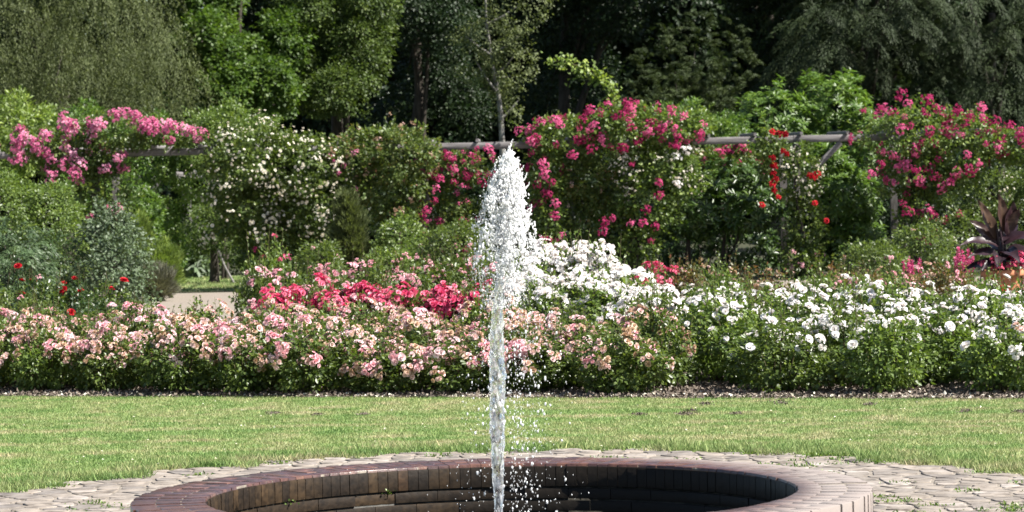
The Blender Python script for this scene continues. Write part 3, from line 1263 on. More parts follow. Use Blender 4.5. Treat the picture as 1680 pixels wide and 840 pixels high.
def rose_bush(label, group, X, Y, kind, s, sz, blooms, cat='rose bush'):
    """blooms: list of (key, how many, lowest share of the height, size lo, size hi)"""
    fm, sm, bl = random.choice(BUSH[kind])
    t = thing('rose_bush', label, cat, (X, Y, .010), group)
    rz = random.random() * 6.283
    mw = Matrix.Rotation(rz, 4, 'Z') @ Matrix.Diagonal((s, s, sz, 1))
    inst('foliage', fm, t, mw=mw)
    inst('stem', sm, t, mw=mw)
    rot = np.array(mw.to_3x3())
    base = np.array((X, Y, .01))
    for key, cnt, low, s0, s1 in blooms:
        hz = max((b[0][2] + b[1][2]) for b in bl) * sz
        got = 0
        Pp, Np = [], []
        while got < cnt:
            P, Nn = shell(bl, 40, lo=1.0, hi=1.2, front=2)
            for p_, n_ in zip(P, Nn):
                p2 = rot @ p_
                n2 = rot @ n_
                if n2[2] > -.1 and p2[2] > low * hz and (n2[1] < .5 or n2[2] > .5):
                    Pp.append(base + p2)
                    Np.append(nrm(n2 * .9 + rng.normal(size=3) * .25 + np.array((.1, -.45, .35))))
                    got += 1
                    if got >= cnt:
                        break
        put_blooms(t, key, Pp, Np, s0, s1)
    return t


ORD = ['leftmost', 'second from the left', 'third from the left', 'fourth from the left', 'fifth from the left', 'sixth from the left',
       'seventh from the left', 'eighth from the left', 'ninth from the left', 'tenth from the left', 'eleventh from the left',
       'twelfth from the left', 'thirteenth from the left', 'fourteenth from the left']
ROWN = ['first', 'second', 'third', 'fourth', 'fifth', 'sixth', 'seventh', 'eighth']


def px_of(X, Y):
    return 840 + X / Y * F


# peach and pink bed on the left
for row, v in enumerate((.50, 1.05, 1.65, 2.25, 2.9)):
    i = 0
    X = -4.95 - .2 * (row % 2) + rng.uniform(-.1, .1)
    while True:
        X += .56 + rng.uniform(-.05, .07)
        Y = edge(X) + v + rng.normal() * (.06 if row else .10)
        px = px_of(X, Y)
        lim = (1105, 1090, 1075, 1030, 930)[row]
        if px > lim:
            break
        if px < -110:
            continue
        mood = rng.random()
        if mood < .4:
            bl, word = [('peachc', 34, .40, .6, 1.1), ('pinkc', 2, .6, .7, 1.0)], 'faded peach'
        elif mood < .75:
            bl, word = [('peachc', 27, .40, .6, 1.1), ('pinkc', 7, .5, .7, 1.15)], 'peach and pink'
        else:
            bl, word = [('peachc', 18, .40, .6, 1.1), ('pinkc', 13, .45, .7, 1.15), ('pink', 2, .5, .9, 1.1)], 'fresh pink'
        if px > 960:
            bl = [(k_, max(1, int(c * .45)), lo_, a_, b_) for k_, c, lo_, a_, b_ in bl]
            bl.append(('dullc', 3, .5, .9, 1.3))
        rose_bush(f"{word} rose bush, {ORD[i]} in the pink bed's {ROWN[row]} row", 'peach and pink rose bushes behind the lawn', X, Y,
                  'green' if rng.random() < .8 else 'pale', rng.uniform(.78, 1.1), rng.uniform(.70, 1.12) * (.92 if row < 1 else 1.0 if row < 3 else 1.07), bl)
        i += 1

# white bed on the right
for row, v in enumerate((.62, 1.35, 2.1, 2.8, 3.6, 4.5, 5.5)):
    i = 0
    X = 0.4 + .2 * (row % 2)
    st = (1135, 1110, 1095, 1070, 1085, 1100, 1120)[row]
    while True:
        X += (.80 if row < 1 else .64) + rng.uniform(-.06, .08)
        Y = edge(X) + v + rng.normal() * .08
        px = px_of(X, Y)
        if px < st:
            continue
        if px > 1790:
            break
        hh = (.90, 1.0, 1.08, 1.1, 1.1, 1.08, 1.08)[row]
        n1 = (9, 22, 26, 25, 22, 18, 14)[row]
        nm = 'large white' if n1 > 10 else 'white'
        bl = [('white', int(n1 * rng.uniform(.7, 1.2)), (.5, .62, .66, .7, .7, .7, .7)[row], .6, 1.15), ('whitec', 4, .55, .3, .55), ('whitec', 5 if row < 5 else 3, .6, .7, 1.0)]
        if rng.random() < .25:
            bl.append(('peachc', 1, .4, .7, .9))
        rose_bush(f"{nm} flowered rose bush, {ORD[i]} in the white bed's {ROWN[row]} row", 'white rose bushes behind the lawn', X, Y,
                  'green' if rng.random() < .45 else 'pale', rng.uniform(.92, 1.1), hh * rng.uniform(.92, 1.08), bl)
        i += 1

# white floribunda mound, middle
for i, (px, Y, sz) in enumerate(((868, 26.4, 1.42), (918, 26.9, 1.60), (968, 26.8, 1.52), (1015, 26.6, 1.32), (1052, 26.2, 1.12), (880, 25.4, 1.15), (935, 25.5, 1.22), (990, 25.3, 1.18), (1040, 25.0, 1.0), (905, 27.8, 1.62), (955, 27.9, 1.6))):
    X = (px - 840) / F * Y
    row = 'rear' if Y > 27.5 else ('middle' if Y > 26 else 'front')
    rose_bush(f"small flowered white bush, {ORD[(i if i < 5 else i - 5 if i < 9 else i - 9)]} in the tall white mound's {row} row",
              'white floribunda bushes right of the jet', X, Y, 'pale', 1.15, sz, [('whitec', 62 if Y > 26 else 30, .5, .95, 1.4)])

# crimson red row, middle
for i, px in enumerate((462, 505, 548, 592, 640, 688, 735, 780, 822)):
    Y = 27.6 - .05 * i
    X = (px - 840) / F * Y
    rose_bush(f"crimson red rose bush, {ORD[i]} in the row behind the pink bed", 'crimson rose bushes behind the pink bed', X, Y,
              'green', .95, 1.12 + .05 * math.sin(i * 2) - .02 * i / 8, [('coralc', 15, .72, .85, 1.3)] + ([('pinkc', 4, .7, .8, 1.1)] if i in (2, 3, 6) else []))
# small pale pink roses behind the crimson row
for i, (px, py, Y) in enumerate(((545, 435, 32), (600, 425, 33), (650, 428, 33.5), (700, 425, 34), (745, 418, 34), (790, 425, 33), (475, 440, 31))):
    c = pt(px, py, Y)
    rose_bush(f"loose salmon pink rose bush, {ORD[i] if i < 6 else 'nearest'} of those behind the crimson row", 'salmon rose bushes behind the crimson row', c[0], Y, 'bronze' if False else 'green',
              1.1, c[2] / .60, [('salmonc', 14, .5, .9, 1.3), ('pinkc', 5, .7, .8, 1.0)])
# tall standing pink rose by the path
c = pt(420, 440, 30)
rose_bush('tall leggy rose bush with pink blooms beside the gravel path', 'pink roses by the path', c[0], 30, 'green', .75, c[2] / .60 * 1.05,
          [('pink', 4, .8, .9, 1.3), ('pinkc', 3, .7, .8, 1.1)])
c = pt(445, 405, 34)
rose_bush('tall green rose bush with a few crimson blooms right of the gravel path', 'pink roses by the path', c[0], 34, 'pale', .95, c[2] / .60,
          [('coralc', 5, .6, .5, .8)])
# red roses at far left behind the pink bed
for i, (px, Y, sz, nr) in enumerate(((-10, 29, 1.25, 1), (38, 30, 1.38, 3), (85, 29.5, 1.2, 1), (128, 29.5, 1.22, 5), (165, 30, 1.15, 3), (20, 27.6, .95, 0), (75, 27.4, .92, 0), (125, 27.5, .9, 1), (172, 27.3, .85, 0))):
    X = (px - 840) / F * Y
    rose_bush(f"{'red flowered' if nr > 2 else 'nearly flowerless'} dark rose bush, {ORD[i if i < 5 else i - 5]} in the {'rear' if i < 5 else 'front'} row beside the path",
              'red rose bushes left of the path', X, Y, 'dark' if i % 2 else 'green', 1.05, sz, [('redbig', nr, .85, .8, 1.15)] + ([('salmonc', 2, .7, .6, .9)] if i in (1, 5) else []))
# crimson tuft beside the white mound
for i, (px, py, Y, lab) in enumerate(((1082, 432, 31, 'crimson red flowered rose bush standing right of the tall white mound'),
                                      (1055, 448, 30.5, 'low crimson rose bush tucked against the end of the white mound'))):
    c = pt(px, py, Y)
    rose_bush(lab, 'crimson roses by the white mound', c[0], Y, 'green', .55, c[2] / .60, [('coralc', 11 - 5 * i, .72, .8, 1.1)])
# taller bushes with red young shoots behind the white bed
for i, px in enumerate((1130, 1178, 1215, 1262, 1330, 1372, 1415, 1462, 1508, 1552, 1600)):
    Y = 31.0 + (i % 3) * .9
    py = (432, 425, 440, 452, 445, 440, 448, 440, 452, 440, 450)[i]
    c = pt(px, py, Y)
    extra = [('dullc', 3, .7, .7, 1.0)] if i % 2 else [('salmonc', 2, .7, .7, .9)]
    if i in (6, 7, 9):
        extra.append(('salmonc', 5, .7, .7, 1))
    rose_bush(f"rose bush with reddish young shoots, {ORD[i]} behind the white bed", 'red tipped rose bushes behind the white bed', c[0], Y,
              'red' if i % 3 != 1 else 'pale', .85, c[2] / .66, extra)

# ------------------------------------------------------------------ pergola
PY = 51.0
perg = thing('pergola', 'long weathered grey timber pergola carrying the climbing roses', 'pergola', (0, PY, 0))
beam_z = pt(840, 238, PY)[2]
x_l, x_r = -12.5, 12.5
cuts = [-12.5, -6.1, -1.9, 1.5, 5.1, 8.6, 12.5]
for k_, (a, b_) in enumerate(zip(cuts[:-1], cuts[1:])):
    g = Geo()
    beam_between(g, (a + .004, 0, beam_z + rng.normal() * .004), (b_ - .004, 0, beam_z + rng.normal() * .004), .09, .125)
    g.build('beam', M['wood'], perg)
    g = Geo()
    beam_between(g, (a + .004, 2.6, beam_z + .05), (b_ - .004, 2.6, beam_z + .05), .09, .125)
    g.build('beam', M['wood'], perg)
POST = [(160, 0), (440, 0), (700, 0), (1040, 0), (1310, 0), (1500, 0), (1760, 0), (-60, 0)]
for px, _ in POST:
    X = (px - 840) / F * PY
    for dy in (0, 2.6):
        g = Geo()
        box(g, (X, dy, (beam_z - .078) / 2), (.13, .13, beam_z - .078), bev=.01)
        g.build('post', M['postwood'], perg)
for px in (1310,):
    X = (px - 840) / F * PY
    g = Geo()
    beam_between(g, (X + .07, -.0, beam_z - .78), (X + .80, 0, beam_z - .08), .09, .10)
    g.build('brace', M['wood'], perg)
for i in range(30):
    X = -12.2 + i * .83
    g = Geo()
    beam_between(g, (X, -.22, beam_z + .095), (X + .0, 2.95, beam_z + .148), .05, .06)
    g.build('rafter', M['wood'], perg)

arch = thing('garden_arch', 'low pale timber arch seen far behind the pergola above the path', 'garden arch', (0, 61, 0))
p0, p1 = pt(205, 293, 61), pt(325, 291, 61)
for dy in (0, .9):
    g = Geo()
    beam_between(g, (p0[0], dy, p0[2]), (p1[0], dy, p1[2]), .08, .10)
    g.build('beam', M['wood'], arch)
for q in (p0, p1):
    for dy in (0, .9):
        g = Geo()
        s_ = .3 if q is p0 else -.3
        box(g, (q[0] + s_, dy, (p0[2] - .06) / 2), (.09, .09, p0[2] - .06), bev=.008)
        g.build('post', M['wood'], arch)
g = Geo()
beam_between(g, (p0[0] + .35, 0, p0[2] - .55), (p0[0] + .75, 0, p0[2] - .06), .06, .08)
g.build('brace', M['wood'], arch)
for k_ in range(5):
    g = Geo()
    xx = p0[0] + .15 + k_ * (p1[0] - p0[0] - .3) / 4
    beam_between(g, (xx, -.2, p0[2] + .09), (xx, 1.1, p0[2] + .09), .05, .07)
    g.build('rafter', M['wood'], arch)

# leaning stake and slim post on the small lawn
g = Geo()
tube(g, [pt(385, 466, 55) * (1, 1, 0), pt(370, 440, 55), pt(357, 408, 55)], (.025, .024, .02), 6)
o = g.build('leaning_stake', M['wood'])
tag(o, 'pale thin stake leaning beside the far post on the grass', 'stake')
# sapling by that stake: dark slim trunk
sap = thing('small_tree', 'slim dark trunked small tree on the grass beyond the path', 'tree', (0, 0, 0))
b0 = pt(352, 466, 55.6)
b0[2] = 0
tg = trunk_geo(b0, pt(350, 380, 55.6), .10, .05, [pt(330, 400, 55.3), pt(375, 385, 55.8)], .02)
tg.build('trunk', M['bark'], sap)
g = Geo()
clumped(g, [blob(305, 400, 330, 425, 55.6, .6), blob(340, 400, 350, 410, 55.2, .4)], 190, 16, .12, .06, .04)
g.build('crown', M['oak'], sap)


# ------------------------------------------------------------------ climbing roses
def climber(label, leafkey, blobs, clumps, blooms, stems=(), L=.072, W=.050, r=.13, extra=None, cat='climbing rose', name='climbing_rose', per=16, group=None):
    c0 = blobs[0][0]
    t = thing(name, label, cat, (float(c0[0]), float(c0[1]), 0), group)
    base = np.array(t.location)
    g = Geo()
    clumped(g, [(b[0] - base, b[1]) for b in blobs], clumps, per, r, L, W, up=.4, front=.6, lo=.6, hi=1.08, tshift=.4)
    # sprays that reach beyond the mass
    P, Nn = shell([(b[0] - base, b[1]) for b in blobs], max(8, clumps // 10), lo=.95, hi=1.0, front=.6)
    for p_, n_ in zip(P, Nn):
        d = nrm(n_ + np.array((0, 0, .5)) + unit(1)[0] * .5)
        ln = rng.uniform(.15, .5)
        kk = 12
        tt = np.linspace(0, 1, kk)[:, None]
        q = p_ + d * ln * tt + np.array((0, 0, -.25)) * ln * tt ** 2
        leaves(g, q, unit(kk) + d * .5, unit(kk) * .6 + (0, 0, 1), L * rng.uniform(.5, 1, kk), W * .9)
    g.build('foliage', M[leafkey], t)
    if stems:
        g = Geo()
        for s_ in stems:
            s_ = [np.array(q) - base for q in s_]
            tube(g, s_, np.linspace(.03, .012, len(s_)), 6)
        g.build('stem', M['bark'], t)
    for key, cnt, bidx, s0, s1 in blooms:
        bb = [blobs[j] for j in bidx] if bidx else blobs
        P, Nn = shell(bb, cnt * 3, lo=1.0, hi=1.15, front=.15)
        ok = (Nn[:, 1] < .2) & (Nn[:, 2] > -.75)
        P, Nn = P[ok][:cnt], Nn[ok][:cnt]
        put_blooms(t, key, P, nrm(Nn + np.array((0, -.3, .3))), s0, s1)
    if extra:
        for key, lst, s0, s1, Y in extra:
            P = [pt(a, b, Y) for a, b in lst]
            put_blooms(t, key, P, [(random.uniform(-.3, .4), -1, .5)] * len(P), s0, s1)
    return t


def stem_at(px, Y, ytop, sway=.1, ybot=None):
    X = (px - 840) / F * Y
    top = pt(px, ytop, Y)
    return [np.array((X, Y, 0)), np.array((X + sway, Y - .05, top[2] * .35)), np.array((X - sway * .5, Y, top[2] * .7)), top]


YC = PY - .25
climber('climbing rose with big rose pink flower trusses at the left end of the pergola', 'rose_leaf',
        [blob(15, 140, 215, 268, YC, .45), blob(110, 275, 188, 242, YC, .5), blob(240, 335, 205, 240, YC + .1, .25), blob(60, 190, 240, 290, YC - .1, .3),
         blob(115, 215, 260, 400, YC, .35), blob(130, 215, 340, 440, YC, .35)], 560,
        [('rosepinkc', 22, (0, 1), .55, 1.1), ('rosepinkc', 10, (3,), .5, 1.0), ('rosepinkc', 7, (2,), .4, .8), ('rosepinkc', 4, (4,), .4, .7)],
        [stem_at(160, YC, 260), stem_at(170, YC, 250, -.1)],
        extra=[('rosepinkc', [(104, 192), (108, 206), (114, 218), (118, 208), (150, 205), (152, 218), (32, 230), (28, 240), (50, 228), (58, 238), (75, 225), (190, 190), (205, 186), (222, 190), (236, 205),
                              (246, 210), (85, 290), (120, 285), (105, 270), (130, 272), (195, 258), (84, 262), (30, 262), (300, 212), (314, 218), (282, 210), (185, 350), (188, 348), (213, 380)], .7, 1.15, YC - .45)])
climber('climbing rose smothered in small cream white flowers, left of the bronze one', 'rose_leaf',
        [blob(345, 480, 215, 330, YC - .15, .7), blob(430, 565, 225, 330, YC - .15, .65), blob(350, 500, 290, 400, YC, .6), blob(450, 575, 300, 400, YC - .1, .5),
         blob(340, 420, 205, 260, YC + .3, .4), blob(400, 540, 370, 460, YC + .5, .4)], 1500,
        [('creamc', 95, (0, 1, 2, 3), .5, 1.2)], [stem_at(440, YC, 250), stem_at(470, YC, 260, -.15)],
        extra=[('rosepinkc', [(545, 262), (565, 272), (556, 285), (572, 325), (582, 312), (540, 255), (582, 250)], .35, .6, YC - .5),
               ('crimsonc', [(418, 410), (444, 421), (472, 421)], .5, .6, YC - .6)])
climber('bronze green climbing rose with brown spent flowers on the pergola beam', 'bronze_leaf',
        [blob(535, 625, 222, 300, YC, .5), blob(600, 712, 208, 300, YC - .1, .55), blob(580, 690, 270, 350, YC, .45), blob(620, 685, 330, 420, YC, .3), blob(570, 640, 215, 260, YC, .35)], 620,
        [('dullc', 38, (0, 1, 2), .6, 1.1)], [stem_at(640, YC, 260), stem_at(655, YC, 250, -.1)], r=.12,
        extra=[('dullc', [(640, 188), (660, 205), (690, 215)], .5, .8, YC)])
climber('thin crimson climbing rose hanging under the beam behind the jet', 'bronze_leaf',
        [blob(690, 800, 250, 300, YC + .4, .4), blob(680, 760, 290, 390, YC + .5, .35), blob(740, 810, 330, 420, YC + .4, .4)], 380,
        [('crimsonc', 44, (0,), .4, .8), ('crimsonc', 34, (1, 2), .35, .7)], [stem_at(700, YC + .4, 270)],
        extra=[('crimsonc', [(765, 290), (758, 305), (745, 300), (785, 285), (790, 300), (715, 310), (712, 330), (722, 295), (700, 345), (692, 355), (757, 365), (800, 245), (782, 245), (776, 257)], .5, .85, YC - .1)])
climber('wide crimson climbing rose arching over the beam right of the jet', 'rose_leaf_pale',
        [blob(865, 985, 195, 250, YC, .4), blob(960, 1080, 175, 250, YC, .5), blob(1040, 1145, 180, 245, YC, .45), blob(865, 925, 240, 330, YC, .25), blob(870, 925, 320, 400, YC, .25),
         blob(1060, 1180, 185, 225, YC + .3, .4)], 620,
        [('crimsonc', 80, (0, 1, 2), .45, 1.0), ('crimsonc', 20, (3, 4), .45, .85)], [stem_at(895, YC, 250), stem_at(1040, YC + .1, 230)],
        extra=[('crimsonc', [(1025, 168), (1030, 180), (1020, 190), (1080, 182), (970, 180), (985, 185), (912, 198), (870, 232), (878, 228), (1112, 228), (1110, 240), (988, 230), (970, 245), (1035, 210), (1078, 212),
                             (890, 270), (893, 285), (905, 300), (900, 320), (912, 335), (911, 355), (895, 395), (908, 402), (922, 387), (940, 255), (1037, 270), (992, 365), (1005, 358), (1036, 367), (1055, 367),
                             (1075, 372), (1060, 345), (1082, 322), (1080, 300), (1068, 396), (990, 380)], .55, .95, YC - .5)])
climber('pale green climbing rose with tiny white flowers on the middle post', 'rose_leaf_pale',
        [blob(1020, 1130, 245, 310, YC - .05, .4), blob(1010, 1110, 290, 380, YC, .35), blob(1080, 1150, 250, 330, YC, .3), blob(1015, 1075, 370, 430, YC, .25)], 420,
        [('creamc', 30, (0, 2), .4, .9)], [stem_at(1040, YC, 260)], extra=[('whitec', [(1125, 245), (1110, 258), (1112, 300)], 1.2, 1.5, YC - .4)])
climber('dull green climbing rose filling the bay left of the middle post', 'bronze_leaf',
        [blob(915, 1010, 255, 330, YC + .3, .4), blob(930, 1030, 310, 430, YC + .4, .4)], 420, [('dullc', 14, (0,), .5, .9)], [stem_at(960, YC + .3, 280)])
climber('climbing rose with a few bright red double flowers on the right post', 'rose_leaf',
        [blob(1285, 1345, 240, 330, YC + .05, .25), blob(1290, 1350, 320, 420, YC + .05, .25), blob(1245, 1290, 215, 300, YC + .1, .2), blob(1290, 1345, 395, 455, YC, .3)], 260,
        [('creamc', 14, (0,), .4, .8), ('salmonc', 14, (3,), .6, 1.0)], [stem_at(1310, YC - .05, 250)],
        extra=[('redc', [(1267, 218), (1276, 220), (1288, 219), (1284, 248), (1290, 252), (1268, 258), (1270, 272), (1268, 284), (1272, 293), (1266, 303), (1270, 313), (1276, 324), (1251, 337), (1330, 288), (1342, 285),
                         (1336, 292), (1355, 362), (1337, 333)], .6, .85, YC - .35)])
climber('rose pink rambler trailing along the rear beam behind the right bay', 'bronze_leaf',
        [blob(1135, 1250, 245, 290, PY + 2.4, .3)], 160, [('crimsonc', 26, None, .6, 1.0)], [stem_at(1190, PY + 2.4, 260)])
climber('huge crimson climbing rose mounded over the right end of the pergola', 'rose_leaf_pale',
        [blob(1425, 1560, 175, 270, YC, .6), blob(1520, 1640, 185, 290, YC, .6), blob(1600, 1740, 215, 265, YC, .45), blob(1440, 1560, 240, 320, YC, .5), blob(1480, 1535, 300, 400, YC, .3),
         blob(1540, 1600, 270, 310, YC - .2, .3)], 820,
        [('crimsonc', 92, (0, 1, 2, 3), .45, 1.05), ('crimsonc', 8, (4,), .4, .8)], [stem_at(1500, YC, 240), stem_at(1515, YC, 240, -.12)],
        extra=[('crimsonc', [(1480, 154), (1474, 162), (1490, 170), (1520, 165), (1535, 178), (1570, 180), (1590, 188), (1416, 182), (1443, 178), (1465, 185), (1610, 190), (1632, 200), (1655, 205), (1622, 215), (1674, 220),
                             (1532, 290), (1556, 300), (1562, 296), (1524, 345), (1530, 355), (1550, 362), (1572, 352), (1480, 335), (1490, 350), (1520, 395), (1430, 285), (1445, 270), (1540, 262)], .6, 1.05, YC - .55)])

# ------------------------------------------------------------------ shrubs
def shrub(label, blobs, material, mode='clump', n=500, L=.06, W=.035, per=16, name='garden_shrub', cat='shrub', r=.12, blooms=(), group=None, stems=5, **k):
    c0 = blobs[0][0]
    t = thing(name, label, cat, (float(c0[0]), float(c0[1]), 0), group)
    base = np.array(t.location)
    bl = [(b[0] - base, b[1]) for b in blobs]
    g = Geo()
    if mode == 'clump':
        clumped(g, bl, n, per, r, L, W, tshift=.35, **k)
    elif mode == 'whorl':
        whorled(g, bl, n, per, L, W, lo=.72, **k)
    elif mode == 'weep':
        weeping(g, bl, n, per, k.pop('length', .4), L, W, **k)
    elif mode == 'frond':
        fronds(g, bl, n, per, k.pop('length', .5), L, W, **k)
    elif mode == 'spike':
        P, Nn = shell(bl, n, lo=.3, hi=.9)
        C = np.repeat(P, per, 0) + rng.normal(size=(n * per, 3)) * .02
        D = np.repeat(nrm(Nn + (0, 0, 1.1)), per, 0) + unit(n * per) * .3
        leaves(g, C, D, unit(n * per), L * rng.uniform(.5, 1.2, n * per), W, .1, np.clip(.5 * rng.random(n * per) + .5 * np.repeat(rng.random(n), per), 0, 1))
    g.build('foliage', M[material], t)
    g = Geo()
    for i in range(stems):
        b = bl[i % len(bl)]
        x0 = np.array((b[0][0] * .7 + rng.normal() * .1, b[0][1] + rng.normal() * .05, 0))
        tube(g, [x0, x0 * .4 + b[0] * .6 + rng.normal(size=3) * .05, b[0] + b[1] * (0, 0, .5)], (.04, .03, .012), 6)
    g.build('stem', M['bark'], t)
    for key, cnt, s0, s1 in blooms:
        P, Nn = shell(blobs, cnt, lo=.97, hi=1.06, front=0)
        put_blooms(t, key, P, nrm(Nn + np.array((0, -.3, .3))), s0, s1)
    return t


# left
shrub('tall olive green shrub with arching shoots at the left edge', [blob(-60, 60, 290, 420, 44, .7), blob(20, 130, 305, 410, 44.5, .7), blob(60, 150, 350, 470, 44.5, .6)], 'rose_leaf_pale', n=950, L=.055, W=.03)
shrub('blue green shrub with ferny layered sprays at the far left', [blob(-50, 65, 375, 470, 40, .6), blob(0, 60, 400, 490, 39.5, .5)], 'blue', 'frond', n=260, per=60, L=.06, W=.022, length=.32, droop=.25)
shrub('dark rounded evergreen behind the red roses at left', [blob(40, 150, 390, 480, 42, .6), blob(-30, 60, 420, 500, 42, .6)], 'rose_leaf_dark', n=460, L=.05, W=.03)
shrub('silver leaved shrub between the dark evergreen and the grey bush', [blob(140, 236, 385, 500, 41, .5), blob(145, 225, 335, 420, 42, .45), blob(180, 240, 400, 470, 41.5, .4)], 'silver', n=460, L=.055, W=.038, lump=.4)
shrub('yellow green feathery shrub behind the grey lavender bush', [blob(225, 300, 395, 482, 47, .5), blob(190, 250, 340, 440, 48, .45)], 'lime', 'spike', n=1500, per=9, L=.10, W=.016)
shrub('grey brown lavender bush at the corner of the path', [blob(208, 285, 440, 493, 45.5, .45)], 'straw', 'spike', n=900, per=8, L=.17, W=.012, name='lavender_bush', cat='lavender')
shrub('slim light green climber shrub on the arch post', [blob(195, 262, 315, 420, 52.5, .4), blob(262, 312, 330, 440, 58, .4)], 'bright', n=420, L=.07, W=.04, blooms=[('rosepinkc', 3, .3, .5)])
shrub('variegated pale hosta clump beside the far grass', [blob(296, 336, 425, 458, 60, .35)], 'silver', 'whorl', n=60, per=9, L=.22, W=.10, name='hosta_plant', cat='hosta')
shrub('dark hedge mass closing the view beyond the small lawn', [blob(250, 420, 330, 470, 63, 1.0), blob(200, 300, 330, 470, 64, 1.0), blob(400, 560, 320, 470, 63, 1.0)], 'oak', n=900, L=.08, W=.05, name='hedge', cat='hedge')
shrub('light green shrub peeping over the pergola at the left edge', [blob(-60, 80, 165, 260, 57, 1.0), blob(-40, 60, 190, 320, 57, .9)], 'lime', n=700, L=.08, W=.04, lump=.3, lo=.6)
shrub('green shrub rising behind the pink climbing rose', [blob(60, 200, 180, 300, 58, 1.0), blob(180, 300, 190, 300, 58, .9), blob(100, 250, 280, 380, 57, .8)], 'bright', n=800, L=.08, W=.045)
shrub('pale green shrub above the beam left of the cream climber', [blob(290, 440, 178, 290, 58, 1.0), blob(270, 400, 225, 330, 58, .9)], 'rose_leaf_pale', n=850, L=.07, W=.04, lump=.3)
# middle
shrub('grey green conical shrub in front of the cream climber', [blob(540, 605, 335, 450, 46, .4), blob(550, 590, 310, 380, 46, .3)], 'greygreen', 'spike', n=1100, per=9, L=.11, W=.02)
shrub('lush pale green shrub under the bronze climber', [blob(625, 690, 355, 450, 46, .4), blob(600, 680, 410, 480, 44, .4)], 'rose_leaf_pale', n=330, L=.055, W=.04, blooms=[('dullc', 5, .5, .8)])
shrub('dark green shrub behind the salmon roses near the jet', [blob(690, 800, 370, 450, 45, .6), blob(490, 560, 400, 470, 45, .5)], 'rose_leaf', n=520, L=.05, W=.035, blooms=[('salmonc', 14, .5, .9)])
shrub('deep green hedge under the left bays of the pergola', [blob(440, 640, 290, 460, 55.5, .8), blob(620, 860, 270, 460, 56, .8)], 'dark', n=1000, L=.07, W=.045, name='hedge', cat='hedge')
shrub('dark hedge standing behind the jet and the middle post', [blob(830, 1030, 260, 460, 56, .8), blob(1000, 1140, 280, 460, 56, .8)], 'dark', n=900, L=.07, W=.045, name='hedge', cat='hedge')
# right
shrub('glossy dark laurel in the bay left of the red climbing rose', [blob(1065, 1190, 310, 390, 52.0, .8), blob(1150, 1290, 300, 380, 52.1, .8), blob(1140, 1260, 262, 340, 52.3, .7), blob(1080, 1280, 360, 480, 53.6, .6)], 'laurel', 'whorl', n=1400, per=8, L=.14, W=.042,
      name='laurel_shrub', cat='laurel')
shrub('glossy bright laurel right of the red climbing rose', [blob(1325, 1440, 280, 370, 52.0, .7), blob(1340, 1450, 345, 430, 52.0, .6), blob(1310, 1400, 240, 320, 52.3, .6), blob(1330, 1440, 400, 480, 53.2, .5)], 'bright', 'whorl', n=1150, per=8, L=.13, W=.042,
      name='laurel_shrub', cat='laurel')
shrub('big domed rhododendron rising above the right beam', [blob(1195, 1330, 145, 300, 60, 1.2), blob(1290, 1430, 120, 270, 61, 1.3), blob(1380, 1450, 180, 300, 60, .8), blob(1240, 1400, 220, 330, 60, .8)],
      'bright', 'whorl', n=1900, per=8, L=.15, W=.05, name='rhododendron', cat='rhododendron')
shrub('light yellow green shrub between crimson climber and rhododendron', [blob(1140, 1230, 190, 260, 58, .7), blob(1075, 1160, 168, 240, 58, .6)], 'bright', n=480, L=.075, W=.04, lo=.5, lump=.35)
shrub('loose shrub with small white flowers at the right edge', [blob(1560, 1680, 285, 380, 52.4, .7), blob(1640, 1760, 275, 420, 52.4, .8), blob(1540, 1640, 350, 430, 50, .5)], 'rose_leaf', n=850, L=.055, W=.035,
      blooms=[('creamc', 14, .4, .7)])
shrub('low green shrub below the huge crimson climber', [blob(1460, 1560, 370, 450, 44, .6), blob(1380, 1480, 400, 460, 43, .5)], 'rose_leaf', n=420, L=.055, W=.035, blooms=[('salmonc', 8, .5, .8)])
shrub('dark hedge behind the huge crimson climber at right', [blob(1400, 1560, 280, 460, 55.5, .8), blob(1540, 1720, 240, 460, 56, .8), blob(1180, 1420, 280, 460, 56, .7)], 'dark', n=1100, L=.07, W=.045, name='hedge', cat='hedge')
# magenta spikes near the pot
for i, (px, py, Y, lab) in enumerate(((1565, 412, 38, 'magenta feathery astilbe left of the terracotta pot'), (1668, 414, 38.5, 'magenta astilbe right of the dark canna'), (1500, 428, 37, 'faded pink astilbe among the green roses'))):
    c = pt(px, py, Y)
    t = thing('astilbe', lab, 'astilbe', (c[0], Y, 0), 'astilbes near the pot')
    g = Geo()
    k = 700
    P = rng.normal(size=(k, 3)) * (.14, .10, 0) + np.stack([np.zeros(k), np.zeros(k), rng.random(k) * c[2] * .75], 1)
    leaves(g, P, unit(k) + (0, 0, .3), unit(k) * .5 + (0, 0, 1), .06, .03)
    g.build('foliage', M['rose_leaf'], t)
    for s_ in range(8):
        g = Geo()
        k = 90
        x, y = rng.normal() * .12, rng.normal() * .08
        hz = rng.random(k)
        rad = (.035 * (1 - hz))[:, None]
        top = c[2] * rng.uniform(.82, 1.04)
        P = np.array((x, y, top - .26)) + unit(k) * rad + np.stack([np.zeros(k), np.zeros(k), hz * .28], 1)
        leaves(g, P, unit(k) + (0, 0, .8), unit(k), .035, .018)
        tube(g, [(x, y, 0), (x, y, top - .2)], .004, 4)
        g.build('flower_plume', M['crimson'], t)

